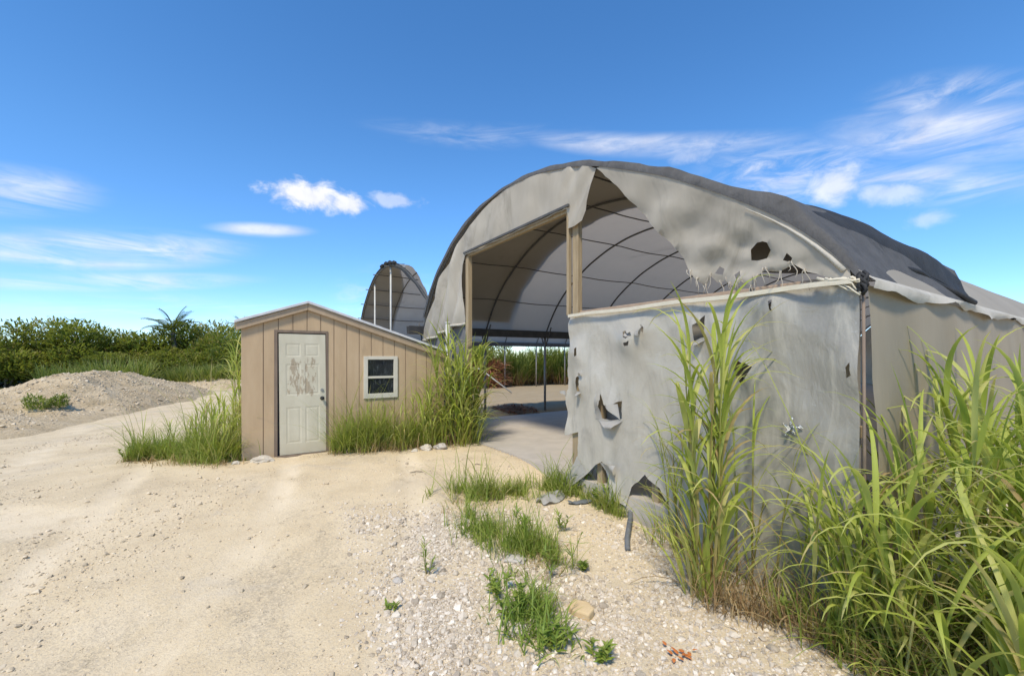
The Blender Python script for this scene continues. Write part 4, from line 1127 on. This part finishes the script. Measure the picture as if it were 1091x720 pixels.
keep = (ZZ.ravel()[F] > -.05).any(1)
tag(mesh_obj('rubble_mound', np.stack([XX, YY, ZZ], -1).reshape(-1, 3), F[keep], mound_mat(), None, (-12.5, 12, 0), True), 'long grey brown mound of crushed rubble at the left yard edge', 'mound')
def on_mound(x, y): return max(float(mound_h(x, y)), gz(x, y))

def shrub(name, x, y, z, label, group, rad, h, nleaf, leafs, seed, trunk=True, matk='bush', squash=.8, cat='bush'):
    g_ = np.random.default_rng(5000 + seed); root = thing(name, (x, y, z), label, cat, group)
    L = Leaves(); nl = 9 if h > 1.2 else 4
    cen = []
    for i in range(nl):
        a = g_.uniform(0, 6.283); r = rad * math.sqrt(g_.uniform(0, 1)) * .75
        cen.append((x + r * math.cos(a), y + r * math.sin(a), z + h * g_.uniform(.3, .8), rad * g_.uniform(.35, .6), h * g_.uniform(.2, .36), g_.uniform(.2, .7)))
    per = nleaf // nl
    for cx, cy, cz, rr, hh, tn in cen:
        d = g_.normal(0, 1, (per, 3)); d /= np.linalg.norm(d, axis=1)[:, None]
        q = g_.uniform(.45, 1.12, per) ** .6
        p = np.stack([cx + d[:, 0] * rr * q, cy + d[:, 1] * rr * q, cz + d[:, 2] * hh * q], -1)
        p[:, 2] = np.maximum(p[:, 2], z + .03)
        az = np.arctan2(d[:, 1], d[:, 0]) + g_.normal(0, .9, per)
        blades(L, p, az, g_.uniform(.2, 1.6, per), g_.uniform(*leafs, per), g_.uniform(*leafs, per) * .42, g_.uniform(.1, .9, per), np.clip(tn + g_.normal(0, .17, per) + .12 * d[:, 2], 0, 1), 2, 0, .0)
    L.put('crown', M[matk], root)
    if trunk:
        mb = MB()
        for i in range(5):
            c = cen[i % nl]; mb.tube([(x + random.uniform(-.15, .15), y + random.uniform(-.15, .15), z - .1), (x * .6 + c[0] * .4, y * .6 + c[1] * .4, z + h * .3), (c[0], c[1], c[2])], [.06, .04, .015], 6)
        put('trunk', mb, M['bark'], root, smooth=True)
    return root
shrub('weed_bush', -12.3, 11.1, on_mound(-12.3, 11.1) - .05, 'small grey green weed bush on the near flank of the rubble mound', None, .42, .5, 1100, (.05, .11), 1, False, 'fargrass')

# ------------------------------------------------------------------ thicket on the left and beyond the houses
protos = []
kinds = [('dense dark green bush in the thicket behind the rubble mound', (.2, .34), 'bush'), ('brownish olive bush in the thicket behind the mound', (.18, .3), 'bush'), ('bright green leafy bush in the thicket behind the mound', (.22, .4), 'bush')]
spots = []
g_ = np.random.default_rng(77)
for i in range(46):
    t = i / 45
    bx = -33 + 30.5 * t; by = 19.5 + 15 * t
    spots.append((bx + g_.normal(0, .6) - (i % 3) * 1.3, by + g_.normal(0, .5) + (i % 3) * 1.9, g_.uniform(.85, 1.15) * (1.0 + .18 * (i % 3)), i))
for pk in range(5):
    protos.append(None)
for (x, y, sc, i) in spots:
    pk = i % 5
    lb = ['dense dark green bush', 'olive brown bush', 'bright green leafy bush', 'loose pale green bush', 'tangled dark bush'][pk] + ' in the thicket behind the rubble mound'
    if protos[pk] is None:
        protos[pk] = shrub('thicket_bush', x, y, -.05, lb, 'bushes of the thicket', 2.1, [3.5, 2.9, 3.2, 3.3, 3.0][pk], 5200, (.14, .30), 20 + pk)
        o = protos[pk]
    else:
        o = copy_tree(protos[pk]); o.location = (x, y, -.05)
    o.rotation_euler = (0, 0, g_.uniform(0, 6.28)); o.scale = (sc, sc, sc * g_.uniform(.50, .88))
# tall grass belt before the thicket
gp = None
for i in range(24):
    t = .25 + .75 * (i / 23) ** .8; x = -27 + 24 * t + g_.normal(0, .4); y = 16.6 + 14.0 * t + g_.normal(0, .5)
    if gp is None:
        L = Leaves(); n = 900; a = g_.uniform(0, 6.283, n); r = 1.0 * np.sqrt(g_.uniform(0, 1, n)); bx = x + r * np.cos(a); by = y + r * np.sin(a)
        gp = thing('grass_stand', (x, y, 0), 'stand of tall wild grass in front of the thicket', 'grass clump', 'grass stands before the thicket')
        blades(L, np.stack([bx, by, np.zeros(n)], -1), a + g_.normal(0, 1, n), np.abs(g_.normal(.2, .15, n)), g_.uniform(.5, 1.7, n), g_.uniform(.03, .06, n), g_.uniform(.2, 1.4, n), np.clip(g_.normal(.55, .25, n), 0, 1), 4, 0, .2)
        L.put('leaves', M['fargrass'], gp); o = gp
    else:
        o = copy_tree(gp); o.location = (x, y, 0)
    s_ = g_.uniform(.7, 1.2); o.rotation_euler = (0, 0, g_.uniform(0, 6.28)); o.scale = (s_, s_, s_ * g_.uniform(.6, 1.1))

# overgrowth beyond the second bay (seen through the doorway)
cp = None
for i in range(26):
    s = 6 + i * .85; w = 19.2 + g_.uniform(-.4, 1.3); x, y, _ = T(w, s, 0)
    if cp is None:
        cp = thing('grass_stand', (x, y, 0), 'stand of tall cane grass beyond the open side of the far greenhouse', 'grass clump', 'cane stands beyond the far greenhouse')
        L, D = Leaves(), Leaves(); n = 650; a = g_.uniform(0, 6.283, n); r = .95 * np.sqrt(g_.uniform(0, 1, n)); bx = x + r * np.cos(a); by = y + r * np.sin(a)
        blades(L, np.stack([bx, by, g_.uniform(0, 1.5, n)], -1), a + g_.normal(0, 1, n), np.abs(g_.normal(.25, .2, n)), g_.uniform(.7, 1.5, n), g_.uniform(.03, .06, n), g_.uniform(.4, 2.0, n), np.clip(g_.normal(.45, .25, n), 0, 1), 6, 0, .2)
        blades(D, np.stack([bx[:260], by[:260], np.zeros(260)], -1), a[:260], np.abs(g_.normal(.25, .2, 260)), g_.uniform(.6, 1.4, 260), .035, g_.uniform(.4, 2.0, 260), g_.uniform(0, .6, 260), 4, 0, .2)
        L.put('leaves', M['fargrass'], cp); D.put('dry_leaves', M['dry'], cp); o = cp
    else:
        o = copy_tree(cp); o.location = (x, y, 0)
    s_ = g_.uniform(.8, 1.15); o.rotation_euler = (0, 0, g_.uniform(0, 6.28)); o.scale = (s_, s_, s_ * g_.uniform(.85, 1.2))

# palms over the thicket
def palm(x, y, h, label, seed, fl=2.0, nf=16):
    g_ = np.random.default_rng(seed); root = thing('palm_tree', (x, y, 0), label, 'palm tree')
    mb = MB(); mb.tube([(x + .12 * math.sin(i * .5), y, h * i / 8 - .1) for i in range(9)], [.2 - .01 * i for i in range(9)], 9); put('trunk', mb, M['bark'], root, smooth=True)
    L = Leaves(); top = np.array([x + .12 * math.sin(4), y, h])
    for k in range(nf):
        az = 6.283 * k / nf + g_.normal(0, .2); th = g_.uniform(.1, 1.5); dr = g_.uniform(.6, 1.3)
        dummy = Leaves(); P = blades(dummy, [top], [az], [th], [fl * g_.uniform(.8, 1.1)], [.04], [dr], [.3], 12)[0]
        L.add(dummy.v[0], dummy.f[0], dummy.t[0])
        for side in (-1, 1):
            b = P[2:]; n = len(b)
            for rep in (0, .5):
                bb = b[:-1] + (b[1:] - b[:-1]) * rep
                m_ = len(bb); blades(L, bb, az + side * 1.0, np.full(m_, 1.15), np.linspace(.55, .25, m_) * fl / 2, .05, .6, g_.uniform(.1, .9, m_), 3, 0, 0)
    L.put('crown', M['palm'], root)
palm(-22.0, 27.5, 3.3, 'spiky palm rising from the middle of the thicket', 401, 1.9)
palm(-18.2, 29.0, 3.4, 'small palm head showing just left of the shed roof', 402, 1.3, 12)

# ------------------------------------------------------------------ loose stones
def lump_templates(n=6):
    out = []
    ph = (1 + 5 ** .5) / 2
    v = np.array([(-1, ph, 0), (1, ph, 0), (-1, -ph, 0), (1, -ph, 0), (0, -1, ph), (0, 1, ph), (0, -1, -ph), (0, 1, -ph), (ph, 0, -1), (ph, 0, 1), (-ph, 0, -1), (-ph, 0, 1)], float) / math.sqrt(1 + ph * ph)
    f = np.array([(0, 11, 5), (0, 5, 1), (0, 1, 7), (0, 7, 10), (0, 10, 11), (1, 5, 9), (5, 11, 4), (11, 10, 2), (10, 7, 6), (7, 1, 8), (3, 9, 4), (3, 4, 2), (3, 2, 6), (3, 6, 8), (3, 8, 9), (4, 9, 5), (2, 4, 11), (6, 2, 10), (8, 6, 7), (9, 8, 1)])
    for k in range(n):
        q = v * (1 + rng.uniform(-.35, .35, (12, 1))) * np.array([1, rng.uniform(.6, .95), rng.uniform(.45, .75)])
        out.append(q)
    return out, f
LT, LF = lump_templates(8)
def scatter_stones(name, x, y, r, matk, z=None, loc=(0, 0, 0)):
    n = len(x); z = ground_z(x, y) if z is None else z
    a = rng.uniform(0, 6.283, n); k = rng.integers(0, 8, n)
    tpl = np.array(LT)[k] * r[:, None, None]
    tilt = rng.normal(0, .35, n)
    c, s = np.cos(tilt)[:, None], np.sin(tilt)[:, None]
    q = np.stack([tpl[..., 0] * c - tpl[..., 2] * s, tpl[..., 1], tpl[..., 0] * s + tpl[..., 2] * c], -1)
    c, s = np.cos(a)[:, None], np.sin(a)[:, None]
    q = np.stack([q[..., 0] * c - q[..., 1] * s, q[..., 0] * s + q[..., 1] * c, q[..., 2]], -1)
    q += np.stack([x, y, z + r * rng.uniform(-.25, .3, n)], -1)[:, None]
    F = (LF[None] + (np.arange(n) * 12)[:, None, None]).reshape(-1, 3)
    t = np.repeat(np.clip(rng.normal(.48, .26, n), 0, 1), 12)
    o = mesh_obj(name, q.reshape(-1, 3), F, M[matk], None, loc, False, t); o['kind'] = 'stuff'; return o
n = 170000
x = rng.uniform(-2.4, 3.4, n); y = 1.7 + 4.2 * rng.uniform(0, 1, n) ** 1.4
keep = rng.uniform(0, 1, n) < gravel_density(x, y)
x, y = x[keep], y[keep]; r = np.clip(np.exp(rng.normal(math.log(.0085), .58, len(x))), .004, .045)
scatter_stones('gravel', x, y, r, 'gravel')
n = 75000
x = rng.uniform(-9, 1.5, n); y = 1.8 + 8 * rng.uniform(0, 1, n) ** 1.3
p = sstep(.0, .35, fnoise(x * .8 + 9, y * .8, 171, 4)) * .7 + .12
keep = rng.uniform(0, 1, n) < p
x, y = x[keep], y[keep]
w_, s_ = WS(x, y); keep = ~((s_ > -.05) & (w_ < 8.8)) & ~((w_ > 6.5) & (s_ > -4))
x, y = x[keep], y[keep]; r = np.clip(np.exp(rng.normal(math.log(.0062), .6, len(x))), .003, .034)
scatter_stones('loose_stones', x, y, r, 'stones')
n = 22000
x = rng.uniform(-22, -8.5, n); y = rng.uniform(6, 24, n); h = mound_h(x, y); keep = h > .08
x, y, h = x[keep], y[keep], h[keep]; r = np.clip(np.exp(rng.normal(math.log(.022), .5, len(x))), .01, .09)
o = scatter_stones('rubble', x, y, r, 'stones', h)

def rock(name, x, y, r, label, cat, mat, seed, squash=.5, group=None, z=None, rot=0, sub=3):
    import bmesh
    bm = bmesh.new(); bmesh.ops.create_icosphere(bm, subdivisions=sub, radius=1)
    for v in bm.verts:
        nz = mnoise.fractal(v.co * 1.4 + Vector((seed * 7.3, 0, 0)), .8, 2.0, 4)
        q = v.co * (1 + .32 * nz); v.co = (q.x * r, q.y * r * .72, q.z * r * squash)
    me = bpy.data.meshes.new(name); bm.to_mesh(me); bm.free(); me.materials.append(mat)
    o = bpy.data.objects.new(name, me); COL.objects.link(o); o.location = (x, y, (gz(x, y) if z is None else z) + r * squash * .35); o.rotation_euler = (0, 0, rot)
    return tag(o, label, cat, group)
rock('rock', -3.92, 6.62, .15, 'pale flat rock lying at the left foot of the shed door', 'rock', M['rock'], 1, .42, rot=.4)
rock('rock', -4.22, 6.45, .06, 'small pale stone left of the flat rock by the shed corner', 'rock', M['rock'], 2, .6)
rock('rock', -1.52, 7.48, .11, 'pale rock at the grass edge below the shed window end', 'rock', M['rock'], 3, .6)
rock('rock', -1.28, 7.6, .13, 'grey rock beside the pale rock near the doorway grass', 'rock', M['slab'], 4, .55)
rock('rock', -1.70, 7.36, .06, 'tiny pale stone left of the two rocks near the doorway grass', 'rock', M['rock'], 5, .6)
rock('rock', .02, 3.95, .10, 'flat grey stone in the gravel below the grass patch', 'rock', M['slab'], 6, .35)
rock('rock', .05, 3.02, .075, 'pale grey stone at the foot of the lower leafy weeds', 'rock', M['rock'], 7, .5)
rock('rock', -.98, 3.62, .045, 'small bluish grey stone alone on the sand by the gravel edge', 'rock', M['slab'], 8, .6)
rock('rock', 1.25, 5.35, .07, 'dark grey stone at the foot of the torn plastic sheet', 'rock', M['slab'], 9, .6)
# tan block lying in the gravel
mb = MB(); c = (.53, 3.24); zz = gz(*c) + .03; ang = -.55; ca, sa = math.cos(ang), math.sin(ang)
pl = [(-.10, -.03), (-.04, -.062), (.085, -.055), (.10, .02), (.03, .062), (-.085, .045)]
mb.prism(pl, lambda a, b, d: (c[0] + a * ca - b * sa, c[1] + a * sa + b * ca, zz + d + .25 * b), -.05, .035)
tag(put('stone_block', mb, M['block'], None, (c[0], c[1], zz), bevel=.012), 'flat tan stone block lying in the white gravel', 'stone')
# orange leaf litter at the lower edge
L = Leaves(); n = 12; bx = rng.normal(1.12, .035, n); by = rng.normal(2.78, .03, n)
blades(L, np.stack([bx, by, ground_z(bx, by) + .025], -1), rng.uniform(0, 6.28, n), rng.uniform(1.1, 1.6, n), rng.uniform(.03, .065, n), rng.uniform(.016, .03, n), .4, rng.uniform(0, 1, n), 4)
tag(L.put('dry_leaf_litter', M['orange'], None, (1.12, 2.78, gz(1.12, 2.78))), 'crumpled orange brown dry leaves at the bottom edge of the gravel', 'leaves')
# reddish heap of dead leaves inside, by the slab edge
L = Leaves(); n = 420; a = rng.uniform(0, 6.28, n); r = np.sqrt(rng.uniform(0, 1, n)); hx, hy, _ = T(9.15, 2.95, 0)
bx = hx + r * np.cos(a) * .75; by = hy + r * np.sin(a) * .4
blades(L, np.stack([bx, by, ground_z(bx, by) + .10 * (1 - r ** 2) * rng.uniform(.3, 1, n)], -1), rng.uniform(0, 6.28, n), rng.uniform(1.0, 1.8, n), rng.uniform(.12, .3, n), rng.uniform(.02, .05, n), .8, rng.uniform(0, .6, n), 4)
m, t, out = new_mat('rust brown dead frond')
b, _ = bsdf(t, t.ramp(t.new('ShaderNodeAttribute', attribute_name='tint').outputs['Fac'], [(0, (.28, .11, .055)), (.6, (.48, .25, .13)), (1, (.58, .40, .22))]), .85); t.l.new(b, out.inputs[0])
tag(L.put('dead_frond_heap', m, None, (hx, hy, 0)), 'low heap of rust brown dead fronds at the far edge of the concrete slab', 'leaf heap')
# dead upright shrub beyond the far greenhouse
x, y, _ = T(18.6, 7.3, 0)
L = Leaves(); n = 1300; a = rng.uniform(0, 6.28, n); r = np.sqrt(rng.uniform(0, 1, n)); 
blades(L, np.stack([x + r * np.cos(a) * .9, y + r * np.sin(a) * .7, rng.uniform(0, 1.2, n)], -1), a, rng.uniform(.2, 1.8, n), rng.uniform(.4, .9, n), rng.uniform(.03, .06, n), rng.uniform(.4, 1.5, n), rng.uniform(0, .5, n), 4)
tag(L.put('dead_shrub', m, None, (x, y, 0)), 'dark reddish dead shrub beyond the open far side of the greenhouse', 'shrub')
# grey hose end hanging out of the half wall
mb = MB(); hp = [(1.46, 5.28, .05), (1.45, 5.22, -.10), (1.42, 5.08, -.18), (1.36, 4.85, -.235), (1.27, 4.6, -.27), (1.2, 4.4, -.285), (1.17, 4.28, -.31), (1.16, 4.23, -.36)]
hp = [(a, b, max(c_, gz(a, b) + .02) + (.035 if i in (3, 4, 5) else 0)) for i, (a, b, c_) in enumerate(hp)]
mb.tube([Vector(p) for p in hp], .028, 10); tag(put('hose', mb, M['rubber'], None, hp[-1], smooth=True), 'dusty grey hose end curving out from under the half wall', 'hose')
# scraps of plastic on the ground
def scrap(cx, cy, lx, ly, ang, label, mat, seed, h=.05):
    P = []; ca, sa = math.cos(ang), math.sin(ang)
    for i in range(15):
        row = []
        for j in range(9):
            a = (i / 14 - .5) * lx; b = (j / 8 - .5) * ly * (1 - .5 * abs(i / 7 - 1) ** 2)
            x = cx + a * ca - b * sa; y = cy + a * sa + b * ca
            row.append((x, y, gz(x, y) + .012 + h * abs(float(fnoise(a * 6, b * 6, seed, 3))) + h * .8 * max(0, .5 - abs(j / 8 - .5))))
        P.append(row)
    mb = MB(); mb.grid(P); return tag(put('plastic_scrap', mb, mat, None, (cx, cy, gz(cx, cy)), smooth=True), label, 'plastic')
scrap(.50, 5.45, .5, .26, .9, 'pale crumpled plastic scrap on the ground left of the torn sheet', M['sheet'], 301, .09)
scrap(.86, 5.38, .34, .1, .35, 'dark plastic strip on the ground below the torn sheet', M['darkplastic'], 302, .05)
# white pipe standing by the doorway
x, y, _ = T(7.05, -.16, 0); mb = MB(); mb.tube([(x, y, -.2), (x + .01, y, 1.2), (x - .005, y, 2.36)], .05, 12)
mb.tube([(x - .005, y, 2.345), (x - .005, y, 2.375)], .058, 12)
tag(put('white_pipe', mb, M['whitepipe'], None, (x, y, 0), smooth=True), 'upright white pipe beside the doorway above the cane grass', 'pipe')
# leaning pale rail beyond the slab
a = T(15.6, 4.6, 0); b = T(14.4, 6.2, 0)
mb = MB(); mb.tube([(a[0], a[1], 1.15), ((a[0] * .7 + b[0] * .3), a[1] * .7 + b[1] * .3, 1.1), (b[0], b[1], .05)], .03, 8); mb.tube([(a[0] + .1, a[1] + .1, -.05), (a[0] + .1, a[1] + .1, 1.12)], .03, 8)
tag(put('pipe_rail', mb, M['whitepipe'], None, (a[0], a[1], 0), smooth=True), 'pale bent pipe rail leaning inside the far greenhouse', 'rail')
# twigs on the sand
for i, (x, y, l, an, lb) in enumerate(((-.52, 6.6, .12, .2, 'short brown twig on the sand in front of the doorway'), (-1.35, 6.25, .3, .3, 'thin dry stalk lying on the sand before the shed'), (-.62, 2.72, .12, 2.2, 'curled dry twig at the bottom of the bare sand'))):
    mb = MB(); mb.tube([(x + l * (k / 4 - .5) * math.cos(an), y + l * (k / 4 - .5) * math.sin(an), gz(x, y) + .012 + .012 * math.sin(k * 1.5)) for k in range(5)], .006, 5)
    tag(put('twig', mb, M['bark'], None, (x, y, gz(x, y))), lb, 'twig')

# ------------------------------------------------------------------ sky, sun, camera
SUN_EL, SUN_AZ = R(54), math.atan2(-.34, -.94)      # azimuth measured from +Y towards +X
world = bpy.data.worlds.new('World'); scene.world = world; world.use_nodes = True
world.node_tree.nodes.clear(); t = NT(world.node_tree)
wout = t.new('ShaderNodeOutputWorld'); bg = t.new('ShaderNodeBackground'); bg.inputs[1].default_value = .15
sky = t.new('ShaderNodeTexSky', sky_type='NISHITA', sun_disc=False, sun_elevation=SUN_EL, sun_rotation=SUN_AZ, air_density=1.0, dust_density=0.0, ozone_density=2.5, altitude=1500)
hs = t.new('ShaderNodeHueSaturation'); hs.inputs['Hue'].default_value = .5; hs.inputs['Saturation'].default_value = 1.24; t.set(hs.inputs['Color'], sky.outputs[0])
dirv = t.new('ShaderNodeTexCoord').outputs['Generated']
sp = t.new('ShaderNodeSeparateXYZ', ins={0: dirv})
az = t.math('MULTIPLY', t.math('ARCTAN2', sp.outputs[0], sp.outputs[1]), 57.2958)
el = t.math('MULTIPLY', t.math('ARCSINE', sp.outputs[2]), 57.2958)
cv = t.new('ShaderNodeCombineXYZ', ins={0: az, 1: el, 2: 0.0}).outputs[0]
puff = t.noise(t.mapping(cv, (1, 1.3, 1)), .33, 7, .6, .3)
wisp = t.noise(t.mapping(cv, (.10, .62, 1), (0, 0, -.20)), 1.0, 8, .6, 1.0)
wispr = t.noise(t.mapping(cv, (.09, .50, 1), (0, 0, .26), (7.3, 2.1, 0)), 1.0, 8, .62, 1.0)
wisp2 = t.noise(t.mapping(cv, (.16, .5, 1), (0, 0, -.55)), 1.0, 7, .65, 1.2)
def blob(a0, e0, ra, re, rot=0):
    x = t.math('SUBTRACT', az, a0); y = t.math('SUBTRACT', el, e0); c, s = math.cos(rot), math.sin(rot)
    xr = t.math('ADD', t.math('MULTIPLY', x, c / ra), t.math('MULTIPLY', y, s / ra)); yr = t.math('ADD', t.math('MULTIPLY', x, -s / re), t.math('MULTIPLY', y, c / re))
    return t.math('SQRT', t.math('ADD', t.math('MULTIPLY', xr, xr), t.math('MULTIPLY', yr, yr)))
def puffy(a0, e0, ra, re, amp, rot=0, k=1.9, soft=.72):
    d = t.math('ADD', blob(a0, e0, ra, re, rot), t.math('MULTIPLY', t.math('SUBTRACT', puff, .5), k))
    return t.math('MULTIPLY', t.smooth(d, 1.0, 1.0 - soft), amp)
def wispy(a0, e0, ra, re, amp, rot=0, w=None, lo=.42, hi=.72):
    hi = hi + .10; lo = lo - .04
    m = t.smooth(blob(a0, e0, ra, re, rot), 1.0, .2)
    return t.math('MULTIPLY', t.math('MULTIPLY', m, t.smooth(wisp if w is None else w, lo, hi)), amp)
tot = None
for c in (puffy(-25.6, 18.9, 5.4, 2.1, .97), puffy(-21.3, 18.6, 3.6, 1.6, .9), puffy(-15.5, 19.6, 4.6, 1.0, .42), wispy(-30.5, 14.5, 6.5, 1.0, .75, .1, None, .15, .6),
          wispy(-44, 10.2, 15, 2.6, .85, .16, None, .3, .65), wispy(-43, 7.4, 15, 1.3, .65, .12, None, .3, .62), wispy(-50, 14.2, 7.5, 2.6, .75, .2, None, .28, .65),
          wispy(-38, 4.8, 22, 2.6, .4, .05, None, .38, .75), wispy(-17, 7.5, 9, 5.0, .55, .3, wisp2, .42, .72), wispy(-5, 27.5, 18, 1.8, .3, 0, None, .38, .72),
          wispy(18, 25.4, 21, 1.7, .62, -.13, wispr, .28, .66), wispy(33, 20.2, 12, 4.2, .62, -.1, wisp2, .36, .70), wispy(45.5, 20.2, 12, 3.2, .8, -.30, wispr, .30, .66), wispy(44, 16.4, 11, 2.6, .62, -.26, wispr, .33, .68),
          wispy(46, 23.0, 8, 2.6, .5, -.3, wisp2, .36, .70), puffy(37.4, 17.8, 3.4, 2.7, .72, 0, 1.7, .9), puffy(41.8, 16.2, 4.6, 1.5, .5, -.2, 1.7, .9), puffy(23.0, 23.6, 4.0, 1.3, .32, 0, 1.7, .9), puffy(44.5, 13.1, 2.2, 1.1, .36, 0, 1.7, .9)):
    tot = c if tot is None else t.math('MAXIMUM', tot, c)
shade_n = t.smooth(puff, .3, .75)
ccol = t.mix(shade_n, (4.6, 4.6, 4.75), (3.7, 3.7, 3.95))
low = t.math('MULTIPLY', t.smooth(el, 24.0, 0.0), .85)
skyc = t.mix(low, hs.outputs[0], (.64, .76, .95), 'MULTIPLY')
col = t.mix(t.math('MINIMUM', tot, .94), skyc, ccol)
t.l.new(col, bg.inputs[0]); t.l.new(bg.outputs[0], wout.inputs[0])

sun = bpy.data.lights.new('sun', 'SUN'); sun.energy = 2.75; sun.angle = R(9.0); sun.color = (1, .91, .755)
so = bpy.data.objects.new('sun', sun); COL.objects.link(so)
d = Vector((math.cos(SUN_EL) * math.sin(SUN_AZ), math.cos(SUN_EL) * math.cos(SUN_AZ), math.sin(SUN_EL)))
so.rotation_euler = (-d).to_track_quat('-Z', 'Y').to_euler(); so.location = (0, 0, 30)

cam = bpy.data.cameras.new('camera'); cam.sensor_width = 36; cam.lens = 450 / 1091 * 36; cam.shift_y = 20 / 1091; cam.clip_end = 3000; cam.clip_start = .05
co = bpy.data.objects.new('camera', cam); COL.objects.link(co); co.location = (0, 0, 1.64); co.rotation_euler = (R(90), 0, 0); scene.camera = co

for o in scene.objects:
    if '_base' in o.keys(): del o['_base']
scene.view_settings.view_transform = 'Standard'; scene.view_settings.look = 'None'; scene.view_settings.exposure = .70; scene.view_settings.gamma = 1
scene.render.engine = 'CYCLES'
scene.cycles.use_denoising = True
scene.cycles.max_bounces = 8; scene.cycles.diffuse_bounces = 4; scene.cycles.transmission_bounces = 4; scene.cycles.transparent_max_bounces = 8
